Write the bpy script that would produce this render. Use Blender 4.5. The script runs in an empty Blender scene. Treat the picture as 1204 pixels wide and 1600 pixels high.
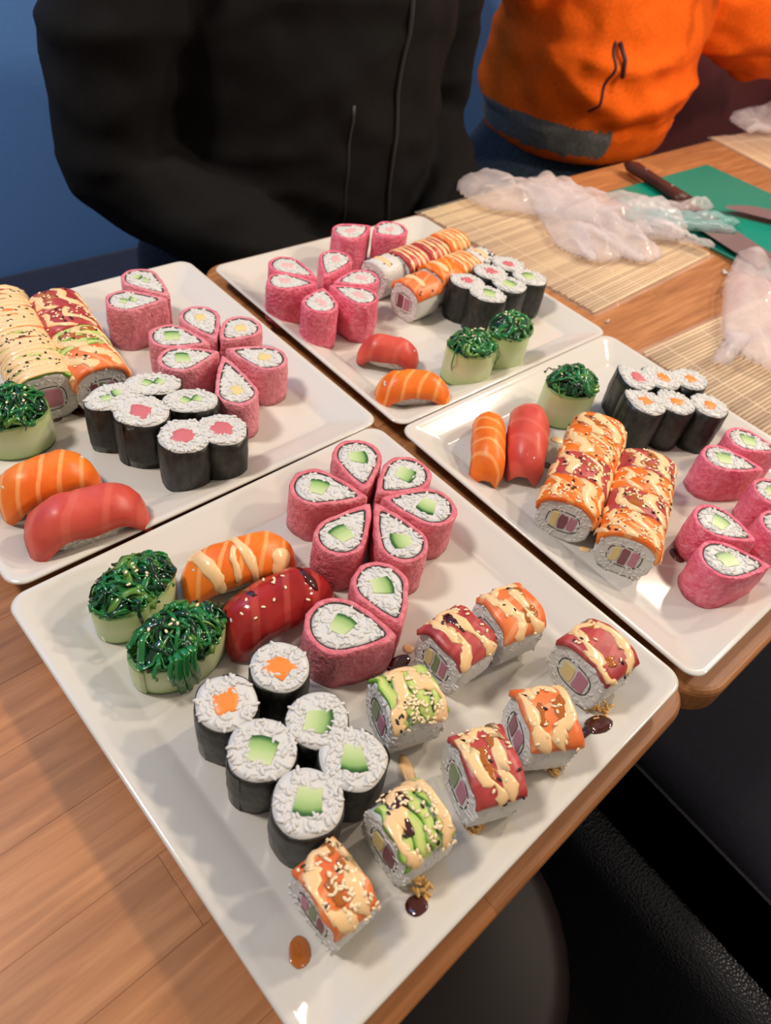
import bpy, bmesh, math, random
import numpy as np
from mathutils import Matrix, Vector, noise

# ------------------------------------------------------------------ camera, world, lights, exposure
sc = bpy.context.scene
COL = sc.collection
RIM = 0.77                                   # height of the plate rims on the front table
CAM_H, PITCH, ROLL, FPX = 0.37609, 0.7975, 0.1974, 1130.5
CAMV = {}
def cam_axes():
    cp, sp = math.cos(PITCH), math.sin(PITCH)
    fw = Vector((0, cp, -sp)); rt = Vector((1, 0, 0)); up = rt.cross(fw)
    c, s = math.cos(ROLL), math.sin(ROLL)
    return c*rt + s*up, -s*rt + c*up, fw
R2, U2, FW = cam_axes()
cam_data = bpy.data.cameras.new('camera'); cam = bpy.data.objects.new('camera', cam_data); COL.objects.link(cam)
cam_data.sensor_fit = 'VERTICAL'; cam_data.sensor_height = 36.0; cam_data.lens = 36.0*FPX/1600.0
cam_data.clip_start = 0.01; cam_data.clip_end = 50
M3 = Matrix((R2, U2, -FW)).transposed()
cam.matrix_world = Matrix.Translation((0, 0, RIM+CAM_H)) @ M3.to_4x4()
cam_data.dof.use_dof = True; cam_data.dof.focus_distance = 0.47; cam_data.dof.aperture_fstop = 9.0
sc.camera = cam

world = bpy.data.worlds.new('world'); sc.world = world; world.use_nodes = True
world.node_tree.nodes['Background'].inputs[0].default_value = (1.0, 0.87, 0.76, 1)
world.node_tree.nodes['Background'].inputs[1].default_value = 0.36

def lamp(name, loc, target, power, size, col=(1.0, 0.84, 0.68), spread=None):
    d = bpy.data.lights.new(name, 'AREA'); d.energy = power; d.size = size; d.shape = 'DISK'; d.color = col
    o = bpy.data.objects.new(name, d); COL.objects.link(o); o.location = loc
    o.rotation_euler = (Vector(target)-Vector(loc)).to_track_quat('-Z', 'Y').to_euler()
    return o
lamp('ceiling_or_fill_lamp', (0.72, 1.22, 1.80), (0.2, 0.5, 0.75), 8.0, 0.11)
lamp('ceiling_or_fill_lamp', (1.15, 0.90, 1.85), (0.2, 0.5, 0.75), 9.5, 0.13)
lamp('ceiling_or_fill_lamp', (-0.9, 0.2, 2.3), (-0.45, 1.5, 1.1), 28, 0.3, (1.0, .90, .80))  # added fill light, aimed at the blue wall to brighten it
lamp('ceiling_or_fill_lamp', (2.2, 0.6, 2.2), (1.2, 1.3, 0.75), 17, 0.2)
sc.view_settings.view_transform = 'Standard'; sc.view_settings.look = 'None'
sc.view_settings.gamma = 1.0; sc.view_settings.use_curve_mapping = False
sc.view_settings.exposure = -0.14

# ------------------------------------------------------------------ helpers
PI = math.pi
def ray(u, v):
    return FW + (u-602)/FPX*R2 - (v-800)/FPX*U2
def at(u, v, z):
    """world point at height z seen at photo pixel (u, v)"""
    d = ray(u, v); t = (z-(RIM+CAM_H))/d.z
    return Vector((d.x*t, d.y*t, z))

def lin(c):
    return tuple(((x/255)/12.92 if x/255 <= .04045 else ((x/255+.055)/1.055)**2.4) for x in c)
MATS = {}
def principled(name, rgb, rough=.5, sss=0, sss_col=None, spec=.5, coat=0, metal=0, sheen=0, alpha=1):
    m = bpy.data.materials.new(name); m.use_nodes = True
    b = m.node_tree.nodes['Principled BSDF']
    b.inputs['Base Color'].default_value = (*lin(rgb), 1)
    b.inputs['Roughness'].default_value = rough
    b.inputs['Specular IOR Level'].default_value = spec
    b.inputs['Metallic'].default_value = metal
    b.inputs['Coat Weight'].default_value = coat
    b.inputs['Sheen Weight'].default_value = sheen
    if sss:
        b.inputs['Subsurface Weight'].default_value = sss
        b.inputs['Subsurface Radius'].default_value = sss_col or (1, .6, .4)
        b.inputs['Subsurface Scale'].default_value = 0.004
    b.inputs['Alpha'].default_value = alpha
    MATS[name] = m
    return m
def N(m, typ, **kw):
    n = m.node_tree.nodes.new(typ)
    for k, v in kw.items():
        if k.startswith('in_'):
            n.inputs[k[3:].replace('_', ' ')].default_value = v
        else: setattr(n, k, v)
    return n
def L(m, a, ao, b, bi): m.node_tree.links.new(a.outputs[ao], b.inputs[bi])
def B(m): return m.node_tree.nodes['Principled BSDF']
def bump(m, tex, out='Fac', dist=.001, strength=.5):
    b = N(m, 'ShaderNodeBump'); b.inputs['Distance'].default_value = dist; b.inputs['Strength'].default_value = strength
    L(m, tex, out, b, 'Height'); L(m, b, 'Normal', B(m), 'Normal')
def ramp(m, src, out, stops, interp='LINEAR'):
    r = N(m, 'ShaderNodeValToRGB'); r.color_ramp.interpolation = interp
    el = r.color_ramp.elements
    while len(el) < len(stops): el.new(.5)
    for e, (p, c) in zip(el, stops): e.position = p; e.color = (*lin(c), 1)
    L(m, src, out, r, 'Fac'); return r
def coords(m, scale=(1, 1, 1), rot=(0, 0, 0), which='Object', rnd=True):
    tc = N(m, 'ShaderNodeTexCoord'); mp = N(m, 'ShaderNodeMapping')
    mp.inputs['Scale'].default_value = scale; mp.inputs['Rotation'].default_value = rot
    L(m, tc, which, mp, 'Vector')
    if rnd:
        oi = N(m, 'ShaderNodeObjectInfo'); mul = N(m, 'ShaderNodeMath', operation='MULTIPLY'); mul.inputs[1].default_value = 37.0
        L(m, oi, 'Random', mul, 0); L(m, mul, 0, mp, 'Location')
    return mp
def noisetex(m, mp, scale=5, detail=3, rough=.5, dist=0):
    n = N(m, 'ShaderNodeTexNoise'); n.inputs['Scale'].default_value = scale; n.inputs['Detail'].default_value = detail
    n.inputs['Roughness'].default_value = rough; n.inputs['Distortion'].default_value = dist
    L(m, mp, 'Vector', n, 'Vector'); return n

# materials
m = principled('plate_glaze', (212, 207, 197), .12, spec=.5, coat=.3)
mp = coords(m, rnd=False); n = noisetex(m, mp, 9, 2); bump(m, n, dist=.0012, strength=.35)
m = principled('rice_white', (212, 210, 204), .42, spec=.4)
m = principled('nori_black', (34, 36, 33), .42, spec=.5)
mp = coords(m, (1, 1, .5)); n = noisetex(m, mp, 260, 4); r = ramp(m, n, 'Fac', [(.3, (17, 19, 18)), (.62, (44, 46, 40)), (.8, (66, 66, 56))]); L(m, r, 'Color', B(m), 'Base Color'); bump(m, n, dist=.0008, strength=.8)
def soy(name, dark, mid, light):
    m = principled(name, mid, .42, spec=.4)
    mp = coords(m); n = noisetex(m, mp, 190, 3, .6)
    r = ramp(m, n, 'Fac', [(.18, tuple(int(x*.5) for x in dark)), (.27, dark), (.5, mid), (.75, light)]); L(m, r, 'Color', B(m), 'Base Color')
    n2 = noisetex(m, mp, 330, 3); bump(m, n2, dist=.0022, strength=1)
soy('soy_sheet_pink', (206, 98, 110), (220, 118, 128), (232, 146, 152))
soy('soy_sheet_rose', (218, 84, 112), (232, 112, 134), (242, 152, 166))
soy('soy_sheet_dusty', (210, 114, 126), (222, 134, 144), (232, 158, 164))
# fish
def fish(name, base, dark, stripe, scale, fac, rough=.38, rot=0.5):
    m = principled(name, base, rough, sss=.35, sss_col=(1, .35, .2), spec=.4, coat=.0)
    mp = coords(m, rot=(0, 0, rot))
    w = N(m, 'ShaderNodeTexWave'); w.wave_type = 'BANDS'; w.bands_direction = 'X'; w.wave_profile = 'SIN'
    w.inputs['Scale'].default_value = scale; w.inputs['Distortion'].default_value = 1.6; w.inputs['Detail'].default_value = 1.5; w.inputs['Detail Scale'].default_value = 1.2
    L(m, mp, 'Vector', w, 'Vector')
    n = noisetex(m, mp, 45, 3)
    r0 = ramp(m, n, 'Fac', [(.3, dark), (.6, base)])
    r = ramp(m, w, 'Fac', [(0.0, (255, 255, 255)), (.82, (255, 255, 255)), (.95, (0, 0, 0))])
    mul = N(m, 'ShaderNodeMath', operation='MULTIPLY_ADD'); mul.inputs[1].default_value = -fac; mul.inputs[2].default_value = fac
    L(m, r, 'Color', mul, 0)
    mx = N(m, 'ShaderNodeMix', data_type='RGBA'); L(m, mul, 0, mx, 0); L(m, r0, 'Color', mx, 6); mx.inputs[7].default_value = (*lin(stripe), 1)
    L(m, mx, 2, B(m), 'Base Color')
    n3 = noisetex(m, mp, 120, 2); bump(m, n3, dist=.0006, strength=.4)
fish('salmon_flesh', (245, 128, 38), (232, 104, 28), (252, 176, 106), 26, .75)
fish('salmon_pale', (240, 132, 72), (230, 110, 52), (248, 172, 126), 24, .6, rot=1.2)
fish('tuna_flesh', (212, 88, 72), (196, 68, 60), (224, 120, 98), 15, .35)
fish('tuna_glazed', (170, 46, 42), (136, 28, 30), (208, 98, 84), 16, .35, .13)
fish('tuna_uramaki', (188, 74, 70), (158, 50, 52), (216, 112, 104), 26, .35, rot=1.3)
principled('cucumber_cut', (122, 138, 96), .45)
principled('salmon_core', (247, 140, 58), .4, sss=.3, sss_col=(1, .4, .2))
principled('tuna_core', (206, 112, 116), .4, sss=.3, sss_col=(1, .3, .3))
principled('tuna_dark', (130, 76, 82), .4, sss=.2)
principled('egg_yellow', (224, 202, 140), .5, sss=.3, sss_col=(1, .8, .4))
principled('surimi_pink', (184, 122, 140), .5, sss=.3)
principled('shrimp_blush', (236, 176, 176), .5, sss=.3)
principled('mayo_sauce', (252, 206, 150), .22, sss=.2, spec=.5, coat=.3)
principled('soy_glaze', (66, 18, 12), .06, coat=1, spec=.6)
principled('amber_glaze', (176, 98, 34), .1, coat=.6)
principled('sesame_light', (246, 224, 182), .4)
principled('sesame_dark', (36, 32, 30), .4)
principled('fried_crumb', (222, 176, 104), .5)
# cucumber
m = principled('cucumber_flesh', (196, 216, 140), .35, sss=.3, sss_col=(.6, 1, .4))
a = N(m, 'ShaderNodeAttribute', attribute_name='skin'); r = ramp(m, a, 'Fac', [(0, (34, 78, 36)), (.10, (58, 108, 50)), (.26, (146, 182, 108)), (.6, (186, 208, 144)), (1, (206, 220, 168))]); L(m, r, 'Color', B(m), 'Base Color')
m = principled('cucumber_ribbon', (206, 220, 164), .3, sss=.35, sss_col=(.7, 1, .5), coat=.2)
a = N(m, 'ShaderNodeAttribute', attribute_name='skin'); r = ramp(m, a, 'Fac', [(0, (40, 84, 36)), (.04, (80, 120, 60)), (.09, (176, 198, 134)), (.5, (204, 214, 170)), (.92, (190, 208, 146)), (1, (110, 150, 80))]); L(m, r, 'Color', B(m), 'Base Color')
mp = coords(m); n = noisetex(m, mp, 30, 2); bump(m, n, dist=.0006, strength=.3)
m = principled('avocado_flesh', (150, 190, 80), .3, sss=.2, sss_col=(.7, 1, .4))
a = N(m, 'ShaderNodeAttribute', attribute_name='skin'); r = ramp(m, a, 'Fac', [(0, (92, 146, 44)), (.35, (138, 180, 76)), (.7, (186, 208, 112)), (1, (216, 216, 136))]); L(m, r, 'Color', B(m), 'Base Color')
principled('seaweed_green', (32, 114, 54), .16, sss=.15, sss_col=(.3, 1, .3), spec=.5, coat=.35)
principled('seaweed_dark', (12, 54, 30), .14, spec=.5, coat=.4)
principled('seaweed_pale', (92, 138, 56), .2, sss=.2, spec=.5, coat=.3)
# wood
def wood(name, base, dark, light):
    m = principled(name, base, .42, spec=.35)
    mp = coords(m, (1, 14, 14)); n = noisetex(m, mp, 9, 5, .6, .6)
    r = ramp(m, n, 'Fac', [(.28, dark), (.5, base), (.72, light)])
    oi = N(m, 'ShaderNodeObjectInfo'); hs = N(m, 'ShaderNodeHueSaturation')
    mr = N(m, 'ShaderNodeMapRange'); mr.inputs['To Min'].default_value = .86; mr.inputs['To Max'].default_value = 1.08
    L(m, oi, 'Random', mr, 'Value'); L(m, mr, 'Result', hs, 'Value'); L(m, r, 'Color', hs, 'Color'); L(m, hs, 'Color', B(m), 'Base Color')
    mp2 = coords(m, (6, 60, 60)); n2 = noisetex(m, mp2, 22, 2); bump(m, n2, dist=.0002, strength=.25)
wood('beech_wood', (172, 114, 68), (146, 94, 54), (192, 134, 86))
wood('handle_wood', (78, 40, 34), (56, 26, 24), (96, 54, 42))
m = principled('bamboo', (222, 190, 142), .45)
oi = N(m, 'ShaderNodeObjectInfo'); r = ramp(m, oi, 'Random', [(0, (188, 152, 108)), (.5, (216, 182, 136)), (1, (236, 206, 160))]); L(m, r, 'Color', B(m), 'Base Color')
principled('cotton_string', (236, 212, 178), .7)
principled('board_green', (0, 132, 110), .38)
m = principled('steel_blade', (146, 118, 112), .32, metal=.35)
mp = coords(m); n = noisetex(m, mp, 60, 3); bump(m, n, dist=.0004, strength=.3)
def film(name, rgb, opac, rough=.18, sc_=26, st=.8):
    m = principled(name, rgb, rough, spec=.7, coat=.4)
    nt = m.node_tree; out = nt.nodes['Material Output']
    tr = N(m, 'ShaderNodeBsdfTransparent'); mx = N(m, 'ShaderNodeMixShader')
    tl = N(m, 'ShaderNodeBsdfTranslucent'); tl.inputs[0].default_value = (*lin(rgb), 1); mx2 = N(m, 'ShaderNodeMixShader'); mx2.inputs[0].default_value = .35
    L(m, B(m), 'BSDF', mx2, 1); L(m, tl, 'BSDF', mx2, 2)
    fr = N(m, 'ShaderNodeLayerWeight'); fr.inputs[0].default_value = .35
    mr = N(m, 'ShaderNodeMapRange'); mr.inputs['To Min'].default_value = opac; mr.inputs['To Max'].default_value = min(1, opac+.45)
    L(m, fr, 'Facing', mr, 'Value'); L(m, mr, 'Result', mx, 0); L(m, tr, 'BSDF', mx, 1); L(m, mx2, 0, mx, 2); L(m, mx, 0, out, 'Surface')
    mp = coords(m); n = noisetex(m, mp, sc_, 4, .6, 1.0); bump(m, n, dist=.006, strength=st)
film('glove_plastic', (246, 238, 240), .24, .12, st=.5)
film('glove_cyan_reflection', (176, 222, 220), .30, st=.5)  # clear plastic with a cyan reflection put into its colour, for two fingers
film('wrap_film', (244, 232, 216), .10, .1, 60, .6)
def cloth(name, rgb, rough=.85, sc_=220, sheen=.2, amt=.12):
    m = principled(name, rgb, rough, spec=.2, sheen=sheen)
    mp = coords(m, rnd=False); n = noisetex(m, mp, sc_, 3)
    r = ramp(m, n, 'Fac', [(.3, tuple(int(x*(1-amt)) for x in rgb)), (.7, tuple(min(255, int(x*(1+amt)+1)) for x in rgb))]); L(m, r, 'Color', B(m), 'Base Color')
    n2 = noisetex(m, mp, 26, 3); bump(m, n2, dist=.004, strength=.35)
cloth('black_cotton', (12, 11, 11), sheen=.0)
cloth('orange_fleece', (236, 98, 8), sheen=.0, amt=.06)
cloth('grey_panel', (98, 98, 96))
cloth('denim', (40, 54, 70), amt=.25)
cloth('denim_dark', (30, 38, 54), amt=.25)
cloth('navy_upholstery', (26, 36, 62), amt=.15)
cloth('navy_cloth', (17, 19, 32), amt=.15)
cloth('red_upholstery', (104, 26, 30), amt=.12)
cloth('olive_knit', (54, 52, 30), amt=.5, sc_=60)
principled('zip_dark', (52, 24, 36), .5)
principled('skin', (206, 152, 124), .5, sss=.2)
principled('hair_dark', (46, 32, 24), .6)
principled('shoe_black', (26, 26, 28), .5)
m = principled('black_leather', (15, 16, 20), .38, spec=.55)
mp = coords(m, rnd=False); v = N(m, 'ShaderNodeTexVoronoi'); v.inputs['Scale'].default_value = 420; L(m, mp, 'Vector', v, 'Vector'); bump(m, v, 'Distance', .0009, .8)
principled('brown_leather', (26, 17, 18), .5, spec=.25)
m = principled('wall_blue', (106, 158, 232), .7, spec=.25)
mp = coords(m, rnd=False); n = noisetex(m, mp, 130, 3); bump(m, n, dist=.0008, strength=.3)
m = principled('floor_dark', (30, 27, 26), .55)
mp = coords(m, rnd=False); n = noisetex(m, mp, 6, 4); r = ramp(m, n, 'Fac', [(.3, (24, 21, 21)), (.7, (36, 32, 30))]); L(m, r, 'Color', B(m), 'Base Color')
principled('dark_metal', (34, 34, 36), .4, metal=.7)
m = principled('water_clear', (210, 150, 100), .05, coat=1, alpha=.35)

def obj(name, verts, faces, mat, parent=None, smooth=True, attr=None, kind=None, label=None, mats=None, fmat=None):
    me = bpy.data.meshes.new(name)
    me.from_pydata([tuple(map(float, v)) for v in verts], [], [tuple(map(int, f)) for f in faces])
    for mm in (mats or [mat]): me.materials.append(MATS[mm])
    if fmat is not None: me.polygons.foreach_set('material_index', np.array(fmat, dtype=np.int32))
    if smooth: me.polygons.foreach_set('use_smooth', [True]*len(me.polygons))
    if attr is not None:
        a = me.attributes.new('skin', 'FLOAT', 'POINT'); a.data.foreach_set('value', np.array(attr, dtype=np.float32))
    me.update()
    o = bpy.data.objects.new(name, me); COL.objects.link(o)
    if parent: o.parent = parent
    if kind: o['kind'] = kind
    if label: o['label'] = label
    return o
def thing(name, label, cat, loc, rz=0, group=None, z=None):
    o = bpy.data.objects.new(name, None); COL.objects.link(o); o.empty_display_size = .01
    o.location = (loc[0], loc[1], loc[2] if z is None else z); o.rotation_euler = (0, 0, rz)
    o['label'] = label; o['category'] = cat
    if group: o['group'] = group
    return o
def tag(o, label, cat, group=None):
    o['label'] = label; o['category'] = cat
    if group: o['group'] = group
    return o

class MB:
    def __init__(s): s.v = []; s.f = []; s.a = []; s.m = []
    def add(s, v, f, a=None, mi=0):
        b = len(s.v); s.v += [tuple(x) for x in v]; s.f += [tuple(i+b for i in q) for q in f]
        s.a += list(a) if a is not None else [0]*len(v); s.m += [mi]*len(f)
    def loft(s, rings, closed=True, cap0=True, cap1=True, attr=None, mi=0):
        n = len(rings[0]); v = [p for r in rings for p in r]; f = []
        for j in range(len(rings)-1):
            for i in range(n if closed else n-1):
                k = (i+1) % n
                f.append((j*n+i, j*n+k, (j+1)*n+k, (j+1)*n+i))
        if cap0: f.append(tuple(range(n))[::-1])
        if cap1: f.append(tuple((len(rings)-1)*n+i for i in range(n)))
        s.add(v, f, attr, mi)
    def tube(s, pts, rad, sides=6, flat=1.0, mi=0):
        pts = [Vector(p) for p in pts]; rings = []; u = None
        for i, p in enumerate(pts):
            t = (pts[min(i+1, len(pts)-1)]-pts[max(i-1, 0)]).normalized()
            if u is None:
                u = t.cross(Vector((0, 0, 1)))
                if u.length < .05: u = t.cross(Vector((0, 1, 0)))
            else: u = u-t*u.dot(t)
            u.normalize(); w = u.cross(t)
            r = rad[i] if hasattr(rad, '__len__') else rad
            rings.append([p+u*math.cos(2*PI*k/sides)*r+w*math.sin(2*PI*k/sides)*r*flat for k in range(sides)])
        s.loft(rings, mi=mi)
    def ell(s, c, ax, n=6, m=3, mi=0):
        """ellipsoid with axis vectors ax (3 vectors)"""
        c = Vector(c); A = ax; v = [c+A[0]]; 
        for j in range(1, m+1):
            th = PI*j/(m+1)
            for k in range(n):
                ph = 2*PI*k/n
                v.append(c+A[0]*math.cos(th)+A[1]*math.sin(th)*math.cos(ph)+A[2]*math.sin(th)*math.sin(ph))
        v.append(c-A[0]); f = []
        for k in range(n): f.append((0, 1+k, 1+(k+1) % n)); f.append((len(v)-1, 1+(m-1)*n+(k+1) % n, 1+(m-1)*n+k))
        for j in range(m-1):
            for k in range(n):
                a = 1+j*n+k; b = 1+j*n+(k+1) % n; f.append((a, a+n, b+n, b))
        s.add(v, f, mi=mi)
    def out(s, name, mat, parent=None, **kw):
        if kw.pop('useattr', False): kw['attr'] = s.a
        if 'mats' in kw: kw['fmat'] = s.m
        return obj(name, s.v, s.f, mat, parent, **kw)

def nz(x, y, z=0, s=1): return noise.noise(Vector((x*s+13.1, y*s+7.7, z*s+3.3)))

# plan outlines --------------------------------------------------
def petal(Ln, W, off=0, n=44, seed=0, wob=.0006):
    """teardrop: round back at -x, tip at +x, centred on its length"""
    R = W/2; D = Ln-R; sa = min(.97, R/D); al = math.asin(sa)
    r = R-off; cx = -Ln/2+R; tx = cx+(D-off/sa)
    pts = []; na = int(n*.55); nl = (n-na)//2
    a0 = PI/2-al
    T0 = Vector((cx+r*math.cos(a0), r*math.sin(a0))); tip = Vector((tx, 0))
    for i in range(nl):
        t = i/nl; p = tip.lerp(T0, t); bul = math.sin(PI*t)*W*.03
        if i == 0: p = tip-Vector((.0009, 0))
        pts.append(p+Vector((math.cos(a0), math.sin(a0)))*bul)
    for i in range(na+1):
        a = a0+(2*PI-2*a0)*i/na
        pts.append(Vector((cx+r*math.cos(a), r*math.sin(a))))
    for i in range(1, nl):
        t = 1-i/nl; q = tip.lerp(T0, t); bul = math.sin(PI*t)*W*.03
        q = q+Vector((math.cos(a0), math.sin(a0)))*bul
        pts.append(Vector((q.x, -q.y)))
    return [Vector((p.x+wob*nz(p.x*90, p.y*90, seed), p.y+wob*nz(p.x*90, p.y*90, seed+9))) for p in pts]
def roundish(R, off=0, n=40, seed=0, wob=.085, ex=1.0, sq=0.0):
    pts = []
    for i in range(n):
        a = 2*PI*i/n; r = R*(1+wob*nz(math.cos(a)*1.1, math.sin(a)*1.1, seed*3.7))*(1+sq*abs(math.sin(2*a))**2)-off
        pts.append(Vector((r*ex*math.cos(a), r/ex*math.sin(a))))
    return pts
def inside(p, poly):
    c = False; n = len(poly); j = n-1
    for i in range(n):
        a, b = poly[i], poly[j]
        if (a[1] > p[1]) != (b[1] > p[1]) and p[0] < (b[0]-a[0])*(p[1]-a[1])/(b[1]-a[1]+1e-12)+a[0]: c = not c
        j = i
    return c
def shell_prism(outer, inner, H, z0=0.0, wob=.0005, seed=0, lip=.0008, nzv=6):
    mb = MB(); rings = []
    for j in range(nzv+1):
        z = z0+(H-z0-lip)*j/nzv
        ring = []
        for p in outer:
            d = p.normalized() if p.length > 1e-5 else p
            k = wob*nz(p.x*140, p.y*140, z*140+seed)+.0006*math.sin(PI*j/nzv)
            ring.append((p.x+d.x*k, p.y+d.y*k, z))
        rings.append(ring)
    def top(f, dz):
        return [(o.x*(1-f)+i.x*f, o.y*(1-f)+i.y*f, H+dz+.0005*nz(o.x*300, o.y*300, seed)) for o, i in zip(outer, inner)]
    rings.append(top(.25, -.0001)); rings.append(top(.75, 0)); rings.append([(p.x, p.y, H-lip) for p in inner]); rings.append([(p.x, p.y, z0+.002) for p in inner])
    mb.loft(rings, cap0=False, cap1=False)
    n = len(outer); b = 0; e = (len(rings)-1)*n
    mb.f += [(e+i, e+(i+1) % n, b+(i+1) % n, b+i) for i in range(n)]; mb.m += [0]*n
    return mb
def grain(mb, p, rnd, nrm=Vector((0, 0, 1)), s=1.0):
    a = rnd.uniform(0, 2*PI); t = nrm.orthogonal().normalized(); b = nrm.cross(t)
    d = (t*math.cos(a)+b*math.sin(a)+nrm*rnd.uniform(-.16, .16)).normalized(); w = nrm.cross(d).normalized(); h = d.cross(w)
    l = rnd.uniform(.0021, .0028)*s
    mb.ell(p, (d*l, w*.00120*s, h*.0010*s), 6, 3)
def rice_core(poly, H, rnd, hole=None, ng=110, z0=.001, flat=False):
    mb = MB(); c = sum(poly, Vector((0, 0)))/len(poly); rings = []
    rings.append([(p.x, p.y, z0) for p in poly]); rings.append([(p.x, p.y, H-.0010) for p in poly])
    for f in (.8, .5, .2):
        rings.append([(c.x+(p.x-c.x)*f, c.y+(p.y-c.y)*f, H-.0003+.0005*nz(p.x*400*f, p.y*400*f, rnd.random())) for p in poly])
    mb.loft(rings)
    xs = [p.x for p in poly]; ys = [p.y for p in poly]; k = 0; tries = 0
    while k < ng and tries < ng*20:
        tries += 1
        p = Vector((rnd.uniform(min(xs), max(xs)), rnd.uniform(min(ys), max(ys))))
        q = c+(p-c)*1.05
        if not inside(q, poly): continue
        if hole and inside(p, hole): continue
        grain(mb, (p.x, p.y, H-.0009+rnd.uniform(0, .0008)), rnd); k += 1
    return mb
def chunk(poly, z0, z1, rnd, wob=.0004):
    """irregular prism whose top sits at z1, slightly domed"""
    mb = MB(); c = sum(poly, Vector((0, 0)))/len(poly)
    mb.loft([[(p.x, p.y, z0) for p in poly], [(p.x, p.y, z1-.0005) for p in poly],
             [(c.x+(p.x-c.x)*.92, c.y+(p.y-c.y)*.92, z1) for p in poly],
             [(c.x+(p.x-c.x)*.4, c.y+(p.y-c.y)*.4, z1+wob*nz(p.x*500, p.y*500)) for p in poly]])
    return mb
def cuc_block(cx, cy, w, h, ang, z0, z1, rnd):
    """cucumber baton: dark skin along one side, pale flesh opposite"""
    mb = MB(); rows = [0, .06, .15, .3, .6, 1]; R = []
    ca, sa = math.cos(ang), math.sin(ang); ts = rnd.uniform(.62, .95); sk = rnd.uniform(-.15, .15)
    for zz in (z0, z1):
        for t in rows:
            ww = w*(1+(ts-1)*t); y = h*(.5-t)
            if t == 0: y -= h*.02
            for xx in (-.5, -.17, .17, .5):
                bow = h*.12*(1-(2*xx)**2)*(1-t)
                x_ = xx*ww+sk*h*t; y_ = y+bow
                R.append((cx+x_*ca-y_*sa, cy+x_*sa+y_*ca, zz))
    A = [t for _ in (0, 1) for t in rows for _ in range(4)]
    f = []; nr = len(rows); o = nr*4
    for j in range(nr-1):
        for i in range(3):
            a = o+j*4+i; f.append((a, a+4, a+5, a+1)); b = j*4+i; f.append((b, b+1, b+5, b+4))
    for i in range(3):
        f.append((i, i+o, i+1+o, i+1)); k = (nr-1)*4+i; f.append((k, k+1, k+1+o, k+o))
    for j in range(nr-1):
        a = j*4; f.append((a, a+4, a+4+o, a+o)); a = j*4+3; f.append((a, a+o, a+4+o, a+4))
    mb.add(R, f, A)
    return mb
def blob_poly(cx, cy, rx, ry, ang, rnd, n=14, wob=.22):
    ca, sa = math.cos(ang), math.sin(ang); s = rnd.random()*50
    out = []
    for i in range(n):
        a = 2*PI*i/n; k = 1+wob*nz(math.cos(a)*1.6, math.sin(a)*1.6, s)
        x, y = rx*k*math.cos(a), ry*k*math.sin(a)
        if wob < .4: x = max(-rx*.9, min(rx*.9, x*1.12)); y = max(-ry*.9, min(ry*.9, y*1.12))
        out.append(Vector((cx+x*ca-y*sa, cy+x*sa+y*ca)))
    return out

def add_filling(t, kind, cx, cy, s, ang, z1, rnd):
    """filling standing inside the roll; returns the footprint polygon"""
    if kind == 'cucumber':
        w, h = .0135*s, .0125*s
        cuc_block(cx, cy, w, h, ang, .003, z1, rnd).out('cucumber_filling', 'cucumber_flesh', t, smooth=False, useattr=True)
        return blob_poly(cx, cy, w*.5, h*.5, ang, rnd, wob=0)
    if kind == 'kappa_avocado':
        for k in (-1, 1):
            cuc_block(cx+k*.0042*s, cy+k*.001, .0065*s, .006*s, ang+k*.8, .003, z1, rnd).out('cucumber_filling', 'cucumber_flesh', t, smooth=False, useattr=True)
        return blob_poly(cx, cy, .008*s, .004*s, ang, rnd, wob=0)
    mat = {'salmon': 'salmon_core', 'tuna': 'tuna_core', 'egg': 'egg_yellow', 'shrimp': 'shrimp_blush'}[kind]
    rx, ry = {'salmon': (.0065, .0052), 'tuna': (.0075, .0058), 'egg': (.0062, .0054), 'shrimp': (.0075, .0045)}[kind]
    poly = blob_poly(cx, cy, rx*s, ry*s, ang, rnd, wob=.75 if kind in ('salmon', 'shrimp') else (.5 if kind == 'tuna' else .18))
    chunk(poly, .003, z1, rnd).out({'salmon': 'salmon_filling', 'tuna': 'tuna_filling', 'egg': 'egg_filling', 'shrimp': 'shrimp_filling'}[kind], mat, t)
    return blob_poly(cx, cy, rx*s*.85, ry*s*.85, ang, rnd, wob=0)

FLOOR = {1: RIM-.012, 2: RIM-.012, 3: RIM-.024, 4: RIM-.024}
def petal_roll(plate, back, tip, W, H, fill, label, group, mat='soy_sheet_pink', seed=0, tilt=0.0, th=.0034, fs=1.0):
    rnd = random.Random(seed*77+5); zt = FLOOR[plate]+H
    b = at(*back, zt); p = at(*tip, zt); d = p-b; Ln = d.length; W = min(W, Ln*.94); c = (b+p)/2
    t = thing('petal_roll', label, 'sushi roll', c, math.atan2(d.y, d.x), group, FLOOR[plate])
    outer = petal(Ln, W, 0, seed=seed); inner = petal(Ln, W, th, seed=seed, wob=.0004); in2 = petal(Ln, W, th+.0006, seed=seed, wob=.0004)
    shell_prism(outer, inner, H, 0, .0011, seed).out('soy_wrapper', mat, t)
    nori_ring(inner, in2, H-.0006).out('nori_layer', 'nori_black', t)
    fx = -Ln/2+W*.56; ang = rnd.uniform(-.6, .6)
    hole = add_filling(t, fill, fx, 0, fs, ang, H+.0002, rnd)
    rice_core(in2, H-.0002, rnd, hole, int(70*Ln*W/(.05*.035))).out('rice', 'rice_white', t, kind='stuff')
    return t
def nori_ring(outer, inner, H):
    mb = MB()
    mb.loft([[(p.x, p.y, .001) for p in outer], [(p.x, p.y, H+.0004*nz(p.x*500, p.y*500)) for p in outer], [(p.x, p.y, H+.0004*nz(p.x*500, p.y*500)) for p in inner], [(p.x, p.y, .001) for p in inner]], cap0=False, cap1=False)
    return mb
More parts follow.
